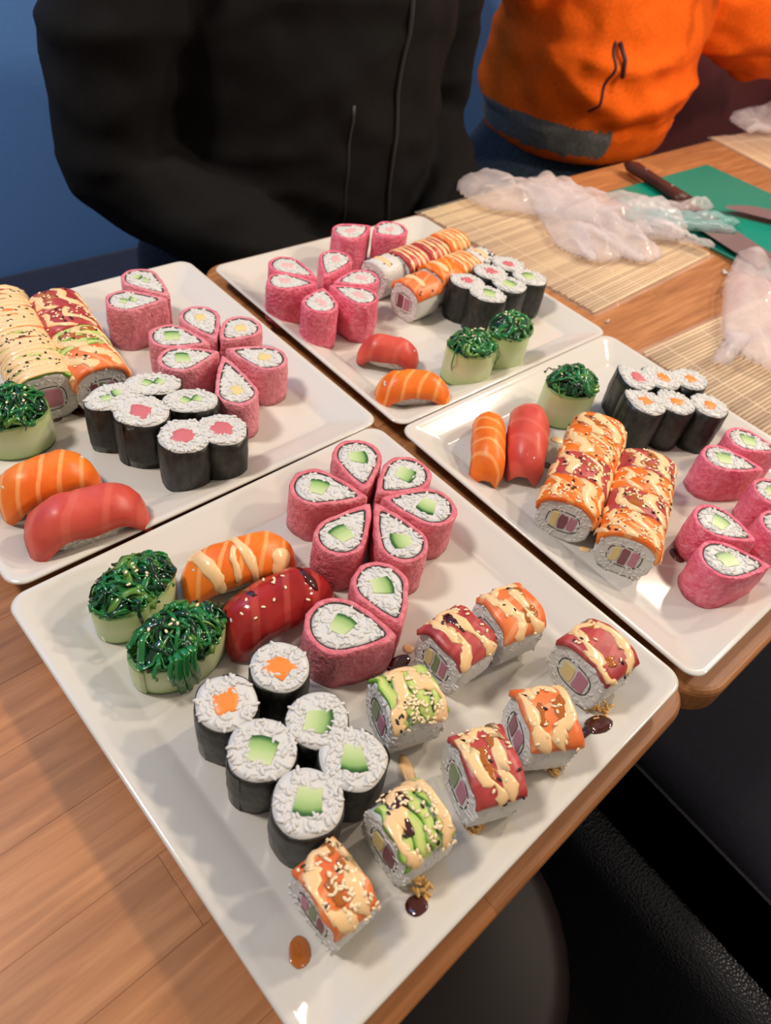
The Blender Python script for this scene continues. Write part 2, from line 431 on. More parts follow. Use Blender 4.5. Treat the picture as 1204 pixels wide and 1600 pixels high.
def hosomaki(plate, cpx, R, H, fill, label, group, seed=0, ex=1.0, axis=None, drop=False, fs=1.0, sq=0.0):
    rnd = random.Random(seed*31+7); zt = FLOOR[plate]+H; rz = rnd.uniform(0, 6)
    if drop:
        b = at(*axis[0], zt); p = at(*axis[1], zt); d = p-b; c = (b+p)/2; rz = math.atan2(d.y, d.x); Ln = d.length
        outer = petal(Ln, R*2, 0, seed=seed, wob=.0012); inner = petal(Ln, R*2, .0007, seed=seed, wob=.0012)
    else:
        c = at(*cpx, zt)
        if axis: q = at(*axis, zt); rz = math.atan2(q.y-c.y, q.x-c.x)
        outer = roundish(R, 0, seed=seed, ex=ex, sq=sq); inner = roundish(R, .0007, seed=seed, ex=ex, sq=sq)
    t = thing('hosomaki_roll', label, 'sushi roll', c, rz, group, FLOOR[plate])
    mb = shell_prism(outer, inner, H-.0016, 0, .0009, seed, .0002)
    # overlapping seam flap of the sheet
    k0 = rnd.randrange(len(outer)); fl = []
    for zz in (0.0004, H*.5, H-.002):
        row = []
        for i in range(5):
            p = outer[(k0+i) % len(outer)]; dd = p.normalized(); o_ = .0007 if i else .0001
            row.append((p.x+dd.x*o_, p.y+dd.y*o_, zz))
        fl.append(row)
    mb.loft(fl, closed=False, cap0=False, cap1=False)
    mb.out('nori_wrapper', 'nori_black', t)
    cx = -(d.length/2-R)*.6 if drop else rnd.uniform(-.001, .001)
    hole = add_filling(t, fill, cx, rnd.uniform(-.001, .001), fs, rnd.uniform(-.7, .7), H+.0004, rnd)
    rice_core(inner, H, rnd, hole, int(105*(R/.017)**2*(1.25 if drop else 1)), .001).out('rice', 'rice_white', t, kind='stuff')
    return t

# ---- uramaki
def arch(th, w, h, off=0, e=.72):
    s, c = math.sin(th), math.cos(th)
    y = (w/2+off)*math.copysign(abs(s)**e, s); z = h/2+(h/2+off)*math.copysign(abs(c)**e, c)
    return y, z
def arch_n(th, w, h, e=.72):
    y0, z0 = arch(th-.02, w, h, 0, e); y1, z1 = arch(th+.02, w, h, 0, e)
    n = Vector((0, -(z1-z0), y1-y0)); return n.normalized() if n.length > 0 else Vector((0, 0, 1))
class Uramaki:
    def __init__(s, plate, quad=None, axis=None, w=None, Lx=None, H=.037, label='', group='', top='salmon', seed=0, fills=('tuna', 'egg'), sauce='zig', seeds=40, dark=5, glaze=0.0, name='uramaki_roll', spread=1.35, both=False, tseg=None, mat=None, tilt=0, sden=1.0):
        rnd = random.Random(seed*19+3); s.rnd = rnd; zt = FLOOR[plate]+H
        if quad:
            # quad: cut edge far, cut edge near, opposite far, opposite near (topping corners)
            zq = zt-.004
            a, b, c, d = [at(*q, zq) for q in quad]
            ydir = ((b-a)+(d-c)).normalized(); ctr = (a+b+c+d)/4
            xdir = Vector((ydir.y, -ydir.x, 0))
            if xdir.dot((c+d)/2-(a+b)/2) < 0: xdir = -xdir
            Lx = Lx or abs(((c+d)/2-(a+b)/2).dot(xdir)); s.ty = ((b-a).length+(d-c).length)/2
            w = w or min(.046, max(.036, s.ty*.98))
        else:
            a, b = axis; ctr = (a+b)/2; xdir = (b-a).normalized(); Lx = Lx or (b-a).length
        s.w, s.h, s.Lx = w, H-.003, Lx; s.shear = rnd.uniform(-.0028, .0028) if quad else 0
        rz = math.atan2(xdir.y, xdir.x)
        t = s.t = thing(name, label, 'sushi roll', ctr, rz, group, FLOOR[plate])
        hx = Lx/2; w, h = s.w, s.h
        # rice body
        NT = 28; mb = MB(); rings = []
        for x, off in ((-hx, -.002), (-hx, -.0008), (-hx+.0008, 0), (-hx*.4, .0003), (hx*.4, .0003), (hx-.0008, 0), (hx, -.0008), (hx, -.002)):
            rings.append([(x+.0002*nz(x*900, k), *arch(2*PI*k/NT, w, h, off+.0004*nz(x*300, k*.9, seed))) for k in range(NT)])
        mb.loft(rings)
        ng = int(150*sden)
        for k in range(ng):
            th = rnd.uniform(-PI*.96, PI*.96); x = rnd.uniform(-hx, hx)
            y, z = arch(th, w, h, -.0004); z = max(z, .0012)
            grain(mb, (x, y, z), rnd, arch_n(th, w, h))
        for side in ((-1, 1) if True else (-1,)):
            for k in range(int(70*sden)):
                th = rnd.uniform(-PI, PI); f = rnd.uniform(.52, .97)
                y, z = arch(th, w*f, h*f); z += h*(1-f)/2
                grain(mb, (side*(hx-.0004), y, max(z, .0012)), rnd, Vector((side, 0, 0)))
        mb.out('rice', 'rice_white', t, kind='stuff')
        # nori loop and fillings on both cut faces
        mb = MB(); f = .54
        for side in (-1, 1):
            o_ = [(side*(hx+.0003), *((lambda q: (q[0], q[1]+h*(1-f)/2))(arch(2*PI*k/20, w*f*1.12, h*f)))) for k in range(20)]
            i_ = [(side*(hx+.0003), *((lambda q: (q[0], q[1]+h*(1-f)/2))(arch(2*PI*k/20, w*f*1.12, h*f, -.0006)))) for k in range(20)]
            o2 = [(side*(hx-.003), p[1], p[2]) for p in o_]; i2 = [(side*(hx-.003), p[1], p[2]) for p in i_]
            mb.loft([o2, o_, i_, i2], cap0=False, cap1=False)
        mb.out('nori_layer', 'nori_black', t)
        nf = len(fills); wf = w*f*.92
        for i, fk in enumerate(fills):
            y0 = -wf/2+wf*i/nf; y1 = -wf/2+wf*(i+1)/nf
            za, zb = h*.5-h*f*.36, h*.5+h*f*.36
            g_ = lambda a: rnd.uniform(-a, a)
            corn = [(y0+.0006+g_(.0004), za+g_(.0012)), (y1-.0006, za+g_(.0014)), (y1-.0005+g_(.0004), zb+g_(.0014)), (y0+.0006, zb+g_(.0012))]
            pts = []
            for q_ in range(4):
                A_, B_ = corn[q_], corn[(q_+1) % 4]
                for w_ in (.12, .5, .88): pts.append((A_[0]+(B_[0]-A_[0])*w_+(g_(.0007) if w_ == .5 else 0), A_[1]+(B_[1]-A_[1])*w_+(g_(.0007) if w_ == .5 else 0)))
            mb = MB(); xx = hx+.0005
            rr = []
            for x in (-xx, -xx+.0004, xx-.0004, xx):
                k = .9 if abs(x) == xx else 1
                cy_, cz_ = (y0+y1)/2, (za+zb)/2
                rr.append([(x, cy_+(p[0]-cy_)*k, cz_+(p[1]-cz_)*k) for p in pts])
            mb.loft(rr)
            nm, mt = {'tuna': ('tuna_filling', 'tuna_dark'), 'egg': ('egg_filling', 'egg_yellow'), 'surimi': ('surimi_filling', 'surimi_pink'), 'cucumber': ('cucumber_filling', 'cucumber_cut'), 'salmon': ('salmon_filling', 'salmon_core')}[fk]
            mb.out(nm, mt, t, smooth=False)
        # topping
        s.top_off = .0
        if top in ('salmon', 'tuna'):
            mt = mat or {'salmon': 'salmon_pale', 'tuna': 'tuna_uramaki'}[top]
            s.slab('salmon_topping' if top == 'salmon' else 'tuna_topping', mt, -hx-.0008, hx+.0008, -spread, spread, .0034, seed)
            s.top_off = .0034
        elif top == 'avocado':
            k = 4; gap = Lx/k
            for i in range(k):
                x0 = -hx+gap*i
                s.slab('avocado_slice', 'avocado_flesh', x0+.0002, x0+gap-.0003, -spread*rnd.uniform(.85, 1.05), spread*rnd.uniform(.7, 1.0), .0026, seed+i*3, attr=True, skew=.001)
            s.top_off = .0026
        elif top == 'avosalmon':
            s.slab('avocado_slice', 'avocado_flesh', -hx, hx*.0, -spread, spread, .0026, seed, attr=True)
            s.slab('avocado_slice', 'avocado_flesh', hx*.05, hx, -spread, spread, .0026, seed+2, attr=True); s.top_off = .0026
        if sauce:
            mb = MB()
            if sauce == 'zig':
                k = 2
                for q in range(k):
                    x0 = -hx*.55+hx*1.1*q/(k-1)+rnd.uniform(-.001, .001)
                    s.strip(mb, [(x0+.0045*math.sin(tt*5+q*2+seed)+.005*nz(tt*3, q, seed), -spread*.95+(1.55+.4*rnd.random())*spread*tt) for tt in [i/17 for i in range(18)]], .0034, .0009)
                    if q == 0: s.strip(mb, [(x0+(hx*1.1/(k-1))*tt, spread*.35+spread*.4*math.sin(tt*3)) for tt in [i/7 for i in range(8)]], .0028, .0012)
            elif sauce == 'lines':
                for q in range(4):
                    x0 = -hx*.8+hx*1.6*q/3
                    s.strip(mb, [(x0+.002*math.sin(tt*3+q), -spread+2*spread*tt) for tt in [i/13 for i in range(14)]], .0017, .0013)
            elif sauce == 'cross':
                for q in range(4):
                    b0 = -spread+q*spread*.55+rnd.uniform(-.1, .1)
                    s.strip(mb, [(-hx+2*hx*tt, b0+.75*tt+.18*math.sin(tt*7+seed+q)) for tt in [i/9 for i in range(10)]], .0030*rnd.uniform(.7, 1.3), .0010)
            elif sauce == 'blanket':
                for q in range(5):
                    x0 = -hx*.85+hx*1.7*q/4
                    s.strip(mb, [(x0+.002*math.sin(tt*6+q), -spread*.9+1.9*spread*tt) for tt in [i/13 for i in range(14)]], .0038, .0009)
            elif sauce == 'dab':
                s.strip(mb, [(-hx*.3+.003*math.sin(tt*3), -.5+1.1*tt) for tt in [i/9 for i in range(10)]], .0038, .0016)
            mb.out('mayo_drizzle', 'mayo_sauce', t)
        if glaze:
            mb = MB()
            for q in range(3):
                x0 = rnd.uniform(-hx*.5, hx*.6); c0 = rnd.uniform(-.6, .4)
                s.strip(mb, [(x0+.002*tt, c0+glaze*tt) for tt in [i/7 for i in range(8)]], .0032, .0006)
            mb.out('soy_glaze_patch', 'soy_glaze' if glaze > .5 else 'amber_glaze', t)
        for nm, mt, cnt in (('sesame_seeds', 'sesame_light', seeds), ('black_sesame_seeds', 'sesame_dark', dark)):
            if not cnt: continue
            mb = MB(); cl = [(rnd.uniform(-hx*.6, hx*.6), rnd.uniform(-.7, .7)) for _ in range(3)]
            for k in range(cnt):
                c_ = rnd.choice(cl)
                x = max(-hx*.85, min(hx*.85, rnd.gauss(c_[0], hx*.45))); th = max(-spread*.9, min(spread*.9, rnd.gauss(c_[1], .4)))
                s.seed(mb, x, th)
            mb.out(nm, mt, t, kind='stuff')
    def P(s, x, th, off):
        y, z = arch(th, s.w, s.h); n = arch_n(th, s.w, s.h); return Vector((x, y, z))+n*off
    def slab(s, name, mt, x0, x1, t0, t1, thk, seed, attr=False, skew=0):
        mb = MB(); NT, NX = 18, 5; top = []; at_ = []
        xs = [x0, x0+.0006]+[x0+(x1-x0)*k/NX for k in range(1, NX)]+[x1-.0006, x1]
        rings = []
        for i in range(NT+1):
            th = t0+(t1-t0)*i/NT; k = min(1, min(i, NT-i)/2.0); tk = thk*(.35+.65*math.sqrt(k)); sk = skew*math.sin(i)+s.shear*(th/(abs(t1)+.01))
            up = []; dn = []
            for j, x in enumerate(xs):
                e = .55 if j in (0, len(xs)-1) else 1
                xx = x+sk+.0022*nz(i*.22, (0 if j < 3 else 5)+j*.05, seed)
                up.append(s.P(xx, th, tk*e+.0006*nz(x*200, i*.4, seed+2))); dn.append(s.P(xx, th, -.0004))
            rings.append(up+dn[::-1]); na = len(xs)
            at_ += [abs(2*j/(na-1)-1) for j in range(na)]+[abs(2*j/(na-1)-1) for j in range(na)][::-1]
        mb.loft(rings, attr=[1-a*.9 for a in at_] if attr else None)
        mb.out(name, mt, s.t, useattr=attr)
    def strip(s, mb, path, wd, ht):
        rings = []; n = len(path); rnd = s.rnd
        for i, (x, th) in enumerate(path):
            a = path[max(i-1, 0)]; b = path[min(i+1, n-1)]
            R_ = (s.w+s.h)/4; dx, dt = b[0]-a[0], (b[1]-a[1])*R_; l = math.hypot(dx, dt) or 1
            px, pt = -dt/l, dx/l/R_
            k = (.45 if i in (0, n-1) else 1)*(1+1.25*nz(i*.6, th*2, n+wd*900+path[0][0]*300))*wd
            ring = []
            for q, hh in ((-1, -.0002), (-.75, .55), (-.3, .95), (.3, .95), (.75, .55), (1, -.0002)):
                X = max(-s.Lx/2-.0005, min(s.Lx/2+.0005, x+px*q*k)); TH = th+pt*q*k
                off = s.top_off+(ht*hh*(.4 if i in (0, n-1) else 1) if hh > 0 else -.0003)
                ring.append(s.P(X, TH, off))
            rings.append(ring)
        mb.loft(rings)
    def seed(s, mb, x, th):
        n = arch_n(th, s.w, s.h); p = s.P(x, th, s.top_off+.0006); rnd = s.rnd
        t_ = n.orthogonal().normalized(); b = n.cross(t_); a = rnd.uniform(0, 2*PI)
        d = t_*math.cos(a)+b*math.sin(a); w = n.cross(d)
        mb.ell(p, (d*.0016, w*.00095, n*.0006), 5, 2)

# ---- nigiri
def nigiri(plate, a, b, W, label, group, mat, seed, sauce=None, seeds=0, H=.034, thick=.0055, name='nigiri', swap=False, bend=0.0, glaze=False):
    rnd = random.Random(seed*11+1); zt = FLOOR[plate]+H*.75
    A = at(*a, zt); Bp = at(*b, zt); d = Bp-A; Ln = d.length; c = (A+Bp)/2; hx = Ln/2
    t = thing(name, label, 'sushi', c, math.atan2(d.y, d.x), group, FLOOR[plate])
    rx, ry, rh = hx*.80, W*.40, H-.006
    mb = MB(); rings = []
    for j in range(9):
        x = -rx+2*rx*j/8; k = (1-abs(x/rx)**3.5)**.5 if j not in (0, 8) else .25
        rings.append([(x, ry*k*math.copysign(abs(math.sin(2*PI*q/16))**.8, math.sin(2*PI*q/16))+bend*(x/hx)**2, max(0.0, rh/2+rh/2*(.6+.4*k)*math.copysign(abs(math.cos(2*PI*q/16))**.7, math.cos(2*PI*q/16)))) for q in range(16)])
    mb.loft(rings)
    for k in range(240):
        x = rnd.uniform(-rx, rx)*1.0; kk = max(.3, (1-abs(x/rx)**3.5))**.5; th = rnd.uniform(-PI*.8, PI*.8)
        y = ry*kk*math.copysign(abs(math.sin(th))**.8, math.sin(th)); z = max(.0014, rh/2+rh/2*(.6+.4*kk)*math.cos(th))
        grain(mb, (x, y+bend*(x/hx)**2, z), rnd, Vector((.2*x/rx, math.sin(th), math.cos(th))).normalized())
    mb.out('rice', 'rice_white', t, kind='stuff')
    def S(u, v, off):
        e = abs(u); z = rh+.0005-(H*.55)*max(0, e-.35)**2/.42*(1.0)
        wv = W/2*(1-.10*e**2-.30*max(0, e-.78)/.22*(.5 if u > 0 else 1))
        side = abs(v)
        zz = z-(.0135+.004*nz(u*2, v, seed))*side**2.4
        y = v*wv*(1-.06*side)*(1+.06*nz(u*2.3, math.copysign(1, v), seed+7))+bend*u*u
        p = Vector((u*hx+.0015*nz(v*1.5, seed)*e, y, max(zz, .0012)))
        n = Vector((u*.55*max(0, e-.2), v*side*1.1, 1)).normalized()
        return p+n*off
    NU, NV = 20, 10; mb = MB(); rings = []
    for i in range(NU+1):
        u = -1+2*i/NU; ed = min(1, min(i, NU-i)/1.6)
        k = thick*(.35+.65*math.sqrt(ed)) if ed < 1 else thick
        up = []; dn = []
        for j in range(NV+1):
            v = -1+2*j/NV; kk = k*(1-.55*abs(v)**5)
            up.append(S(u, v, kk+.0013*nz(u*3.2, v*2.2, seed)+.0006*nz(u*9, v*5, seed+3))); dn.append(S(u, v*.97, 0))
        rings.append(up+dn[::-1])
    mb.loft(rings)
    mb.out('salmon_topping' if 'salmon' in mat else 'tuna_topping', mat, t)
    def strip(mb, path, wd, ht):
        rings = []; n = len(path)
        for i, (u, v) in enumerate(path):
            a_ = path[max(i-1, 0)]; b_ = path[min(i+1, n-1)]
            du, dv = (b_[0]-a_[0])*hx, (b_[1]-a_[1])*W/2; l = math.hypot(du, dv) or 1; px, py = -dv/l/hx, du/l/(W/2)
            k = wd*rnd.uniform(.8, 1.2)*(.5 if i in (0, n-1) else 1)
            rings.append([S(u+px*q*k, max(-1.02, min(1.02, v+py*q*k)), thick*(1-.5*min(1, abs(v))**5)+(ht*hh if hh > 0 else -.0004)) for q, hh in ((-1, -1), (-.7, .6), (-.25, 1), (.25, 1), (.7, .6), (1, -1))])
        mb.loft(rings)
    if sauce == 'stripes':
        mb = MB()
        for (u0, v0, u1, v1, w_) in ((-.78, 1.0, -.45, -1.0, .0042), (-.2, -.9, -.12, .1, .0024), (.12, -1.0, -.05, 1.02, .0036), (.45, -.95, .75, -.45, .0046)):
            strip(mb, [(u0+(u1-u0)*tt+.02*math.sin(tt*8), v0+(v1-v0)*tt) for tt in [i/9 for i in range(10)]], w_, .0014)
        mb.out('mayo_drizzle', 'mayo_sauce', t)
    if glaze:
        mb = MB()
        for (u0, v0, u1, v1, w_) in ((-.3, 1.0, -.35, .1, .005), (-.75, .7, -.1, .95, .004), (.55, -.6, .6, .6, .003)):
            strip(mb, [(u0+(u1-u0)*tt, v0+(v1-v0)*tt) for tt in [i/7 for i in range(8)]], w_, .0005)
        mb.out('soy_glaze_patch', 'soy_glaze', t)
    if seeds:
        mb = MB()
        for k in range(seeds):
            u = rnd.gauss(.0, .4); v = rnd.uniform(-.7, .6); p = S(max(-.9, min(.9, u)), v, thick+.0005); a_ = rnd.uniform(0, 6)
            mb.ell(p, (Vector((math.cos(a_), math.sin(a_), 0))*.0016, Vector((-math.sin(a_), math.cos(a_), 0))*.001, Vector((0, 0, .0006))), 5, 2)
        mb.out('sesame_seeds', 'sesame_light', t, kind='stuff')
    return t

# ---- cucumber gunkan with seaweed salad
def gunkan(plate, c, axis, rx, ry, H, label, group, seed, heap=.016, dangle=(), turn=0.3, strands=95, spill=1.0):
    rnd = random.Random(seed*5+2); zt = FLOOR[plate]+H
    C = at(*c, zt); q = at(*axis, zt); rz = math.atan2(q.y-C.y, q.x-C.x)
    t = thing('cucumber_gunkan', label, 'sushi', C, rz, group, FLOOR[plate])
    mb = MB(); NS = 56; zs = [0, .02, .06, .12, .3, .5, .75, .92, .98, 1]; th = .0018
    up = []; A = []
    rings = []
    for i in range(NS+1):
        a = turn*6.283+(2*PI*1.12)*i/NS; k = 1+.05*(i/NS)+.012*nz(math.cos(a), math.sin(a), seed)
        if i > NS-3: k += .01
        p = Vector((math.cos(a), math.sin(a)))
        ring = []
        for s_ in (0, 1):
            for z in (zs if s_ == 0 else zs[::-1]):
                rr = (rx*k+(th if s_ == 0 else 0)-(0 if s_ == 0 else 0)); r2 = (ry*k+(th if s_ == 0 else 0))
                bul = .0006*math.sin(PI*z)
                ring.append((p.x*(rr+bul), p.y*(r2+bul), z*H+.0012*nz(a, z, seed)*z)); A.append(z)
        rings.append(ring)
    mb.loft(rings, attr=A)
    mb.out('cucumber_wrap', 'cucumber_ribbon', t, useattr=True)
    core = [Vector((math.cos(2*PI*k/28)*(rx*.99), math.sin(2*PI*k/28)*(ry*.99))) for k in range(28)]
    rice_core(core, H*.82, rnd, None, 60).out('rice', 'rice_white', t, kind='stuff')
    # salad: lumpy bed plus strands
    bed = MB(); rings = []
    for j in range(7):
        f = math.cos(j/6*PI/2*.98); z = H*.8+(heap*.75+H*.2)*math.sin(j/6*PI/2)
        rings.append([(math.cos(2*PI*k/24)*rx*.98*f*(1+.12*nz(k*.9, j, seed)), math.sin(2*PI*k/24)*ry*.98*f*(1+.12*nz(k*.9, j, seed+4)), z+.002*nz(k*.8, j*1.2, seed)) for k in range(24)])
    bed.loft(rings)
    def surf(x, y):
        r2 = min(1, (x/rx)**2+(y/ry)**2); return H*.86+heap*math.sqrt(max(0, 1-r2*.9))+.0045*nz(x*95, y*95, seed)
    def strand(mb, n, r0, flat, curl):
        a = rnd.uniform(0, 2*PI); f = math.sqrt(rnd.random())*.95; x, y = rx*f*math.cos(a), ry*f*math.sin(a)
        hd = rnd.uniform(0, 2*PI); lift = rnd.uniform(-.001, .0035); pts = []; cv = rnd.uniform(-1, 1)*curl
        for i in range(n):
            pts.append(Vector((x, y, surf(x, y)+lift+.0012*math.sin(i*.9+a))))
            hd += cv+rnd.uniform(-.25, .25)
            x += math.cos(hd)*.0024; y += math.sin(hd)*.0024
            e = (x/rx)**2+(y/ry)**2
            if e > 1.22*spill: hd += PI*.55*(1 if cv > 0 else -1); x *= .95; y *= .95
        mb.tube(pts, [r0*(.4 if i in (0, n-1) else 1) for i in range(n)], 5, flat)
    g, dk, pl = MB(), MB(), MB(); g.v, g.f, g.a, g.m = list(bed.v), list(bed.f), list(bed.a), [1]*len(bed.f)
    for k in range(strands):
        mi = rnd.choice((0, 0, 0, 1, 1, 2)); b_ = MB(); strand(b_, rnd.randrange(9, 18), rnd.choice((.0006, .0009, .0014, .0024)), rnd.choice((1, .5, .25)), .22)
        g.add(b_.v, b_.f, mi=mi)
    for (ang, ln, w_) in dangle:
        e = Vector((math.cos(ang), math.sin(ang))); pts = []; k0 = .75
        for i in range(12):
            s_ = i/11; out = k0+(.34)*min(1, s_*1.9); z = surf(e.x*rx*k0, e.y*ry*k0)+.003-(ln*max(0, s_-.35)/.65 if ln < 1 else 0)
            pts.append(Vector((e.x*(rx+.003)*out+.001*math.sin(i+ang), e.y*(ry+.003)*out+.001*math.cos(i*1.3), max(.0012, z))))
        b_ = MB(); b_.tube(pts, [w_*(.5 if i in (0, 11) else 1) for i in range(12)], 6, .4); g.add(b_.v, b_.f, mi=rnd.choice((0, 0, 1)))
    g.out('seaweed_salad', None, t, mats=['seaweed_green', 'seaweed_dark', 'seaweed_pale'], kind='stuff')
    sd = MB()
    for k in range(7):
        a = rnd.uniform(0, 6.28); f = rnd.uniform(.1, .8); x, y = rx*f*math.cos(a), ry*f*math.sin(a); b_ = rnd.uniform(0, 6)
        sd.ell((x, y, surf(x, y)+.0045), (Vector((math.cos(b_), math.sin(b_), 0))*.0016, Vector((-math.sin(b_), math.cos(b_), 0))*.001, Vector((0, 0, .0007))), 5, 2)
    sd.out('sesame_seeds', 'sesame_light', t, kind='stuff')
    return t
PROF = [(.0, .0209), (.002, .0220), (.0042, .0217), (.0070, .0203), (.0095, .0192), (.020, .0153), (.0275, .0118), (.0295, .0104), (.0315, .0100), (.2, .0100)]
def plate_z(i, x, y):
    px_, py_, a = P[i]; dx, dy = x-px_, y-py_
    u, v = dx*math.cos(a)+dy*math.sin(a), -dx*math.sin(a)+dy*math.cos(a); ins = max(0, .15-max(abs(u), abs(v)))
    base = (RIM if i < 3 else RIM-.012)-.022
    for (i0, z0), (i1, z1) in zip(PROF, PROF[1:]):
        if i0 <= ins <= i1: return base+z0+(z1-z0)*(ins-i0)/(i1-i0)
    return base+.01
def on_plate(i, px):
    z = FLOOR[i]
    for _ in range(8): p = at(*px, z); z = .5*z+.5*plate_z(i, p.x, p.y)
    p = at(*px, z); e = .003
    n = Vector((-(plate_z(i, p.x+e, p.y)-plate_z(i, p.x-e, p.y))/(2*e), -(plate_z(i, p.x, p.y+e)-plate_z(i, p.x, p.y-e))/(2*e), 1)).normalized()
    return p, n
def drop(plate, px, r, mat, label, cat='sauce', ex=1.0, ang=0, h=.0012, group=None, seed=0, z=None, name='sauce_drop', tail=None):
    if z is None: p, nn = on_plate(plate, px); z = p.z
    else: p, nn = at(*px, z), Vector((0, 0, 1))
    mb = MB(); rings = []
    for f, zz in ((1, -.0001), (1.0, .25), (.85, .7), (.55, .95), (.2, 1)):
        rings.append([(r*f*ex*(1+.12*nz(math.cos(k*.39), math.sin(k*.39), seed))*math.cos(2*PI*k/16), r*f/ex*(1+.12*nz(math.cos(k*.39)*2, math.sin(k*.39), seed+5))*math.sin(2*PI*k/16), h*zz if zz > 0 else 0) for k in range(16)])
    mb.loft(rings)
    if tail:
        q = at(*tail, z)-p; a_ = -ang; q = Vector((q.x*math.cos(a_)-q.y*math.sin(a_), q.x*math.sin(a_)+q.y*math.cos(a_), 0))
        mb.tube([(0, 0, h*.4), q*.5+Vector((0, .001, h*.4)), q+Vector((0, 0, h*.3))], [r*.6, r*.4, r*.3], 8, .3)
    o = mb.out(name, mat, None); o.location = (p.x, p.y, z+.0001); o.rotation_mode = 'QUATERNION'; o.rotation_quaternion = Vector((0, 0, 1)).rotation_difference(nn) @ Matrix.Rotation(ang, 3, 'Z').to_quaternion()
    return tag(o, label, cat, group)

# ------------------------------------------------------------------ room
A0 = math.radians(48.83)                       # direction of the long edge of tables, bench and wall
E1 = Vector((math.cos(A0), math.sin(A0), 0)); E2 = Vector((-math.sin(A0), math.cos(A0), 0))
def W(e, n, z): return E1*e+E2*n+Vector((0, 0, z))
def boxf(x0, x1, y0, y1, z0, z1, bev=0.0):
    """bevelled box as lofted rounded rectangles (local axes)"""
    mb = MB(); b = bev
    if b <= 0:
        v = [(x, y, z) for z in (z0, z1) for x, y in ((x0, y0), (x1, y0), (x1, y1), (x0, y1))]
        mb.add(v, [(3, 2, 1, 0), (4, 5, 6, 7), (0, 1, 5, 4), (1, 2, 6, 5), (2, 3, 7, 6), (3, 0, 4, 7)]); return mb
    def rr(i, z, r, k=4):
        out = []
        for cx, cy, a in ((x1-i-r, y1-i-r, 0), (x0+i+r, y1-i-r, 90), (x0+i+r, y0+i+r, 180), (x1-i-r, y0+i+r, 270)):
            for j in range(k+1):
                t = math.radians(a+90*j/k); out.append((cx+r*math.cos(t), cy+r*math.sin(t), z))
        return out
    rings = []
    for j in range(5): t = PI/2*j/4; rings.append(rr(b*(1-math.sin(t)), z0+b*(1-math.cos(t)), b))
    for j in range(5): t = PI/2*j/4; rings.append(rr(b*(1-math.cos(t)), z1-b*(1-math.sin(t)), b))
    mb.loft(rings); return mb
def struct(name, mb, mat, loc=(0, 0, 0), rz=0):
    o = mb.out(name, mat, None, smooth=False); o.location = loc; o.rotation_euler = (0, 0, rz); o['kind'] = 'structure'; return o
struct('floor', boxf(-3, 4.5, -2.5, 1.27, -.05, 0), 'floor_dark', rz=A0)
struct('wall_back', boxf(-3, 4.5, 1.22, 1.30, 0, 2.6), 'wall_blue', rz=A0)
# wall bench
t = thing('upholstered_bench', 'long navy upholstered bench running along the blue wall', 'bench', W(.9, .98, 0), A0)
boxf(-3.2, 3.2, -.245, .238, .36, .47, .03).out('seat_cushion', 'navy_upholstery', t)
boxf(-3.15, 3.15, -.20, .238, .0, .355, .004).out('base', 'dark_metal', t)
t = thing('red_bench_back', 'dark red padded backrest standing behind the orange jacket', 'bench', W(2.65, 1.09, .47), A0)
boxf(-.78, .78, -.06, .06, .0, .42, .045).out('backrest_pad', 'red_upholstery', t)
t = thing('cushion', 'dark olive mottled cushion against the red backrest', 'cushion', W(2.72, .98, .47), A0)
mb = MB(); rings = []
for j in range(9):
    th = PI*j/8; k = math.sin(th)**.6 if 0 < j < 8 else .02
    rings.append([(.17*k*math.copysign(abs(math.cos(2*PI*q/20))**.6, math.cos(2*PI*q/20)), .043*-math.cos(th), .14+.14*k*math.copysign(abs(math.sin(2*PI*q/20))**.6, math.sin(2*PI*q/20))) for q in range(20)])
mb.loft(rings); mb.out('cover', 'olive_knit', t)

# tables -----------------------------------------------------------
def clip_round(poly, x0, x1, y0, y1, r, k=7):
    cl = []
    for cx, cy, a in ((x1-r, y1-r, 0), (x0+r, y1-r, 90), (x0+r, y0+r, 180), (x1-r, y0+r, 270)):
        for j in range(k+1):
            t = math.radians(a+90*j/k); cl.append((cx+r*math.cos(t), cy+r*math.sin(t)))
    out = poly
    for i in range(len(cl)):
        a, b = cl[i], cl[(i+1) % len(cl)]
        if math.hypot(b[0]-a[0], b[1]-a[1]) < 1e-7: continue
        res = []; f = lambda p: (b[0]-a[0])*(p[1]-a[1])-(b[1]-a[1])*(p[0]-a[0])
        for j in range(len(out)):
            p, q = out[j], out[(j+1) % len(out)]; fp, fq = f(p), f(q)
            if fp >= 0: res.append(p)
            if (fp >= 0) != (fq >= 0): s = fp/(fp-fq); res.append((p[0]+(q[0]-p[0])*s, p[1]+(q[1]-p[1])*s))
        out = res
        if not out: return []
    res = []
    for p in out:
        if not res or math.hypot(p[0]-res[-1][0], p[1]-res[-1][1]) > 3e-5: res.append(p)
    return res
def rr_project(p, x0, x1, y0, y1, r, i):
    x0 += i; x1 -= i; y0 += i; y1 -= i; r = max(r-i, .001)
    cx = min(max(p[0], x0+r), x1-r); cy = min(max(p[1], y0+r), y1-r)
    dx, dy = p[0]-cx, p[1]-cy; d = math.hypot(dx, dy)
    if d > r: return (cx+dx/d*r, cy+dy/d*r)
    return p
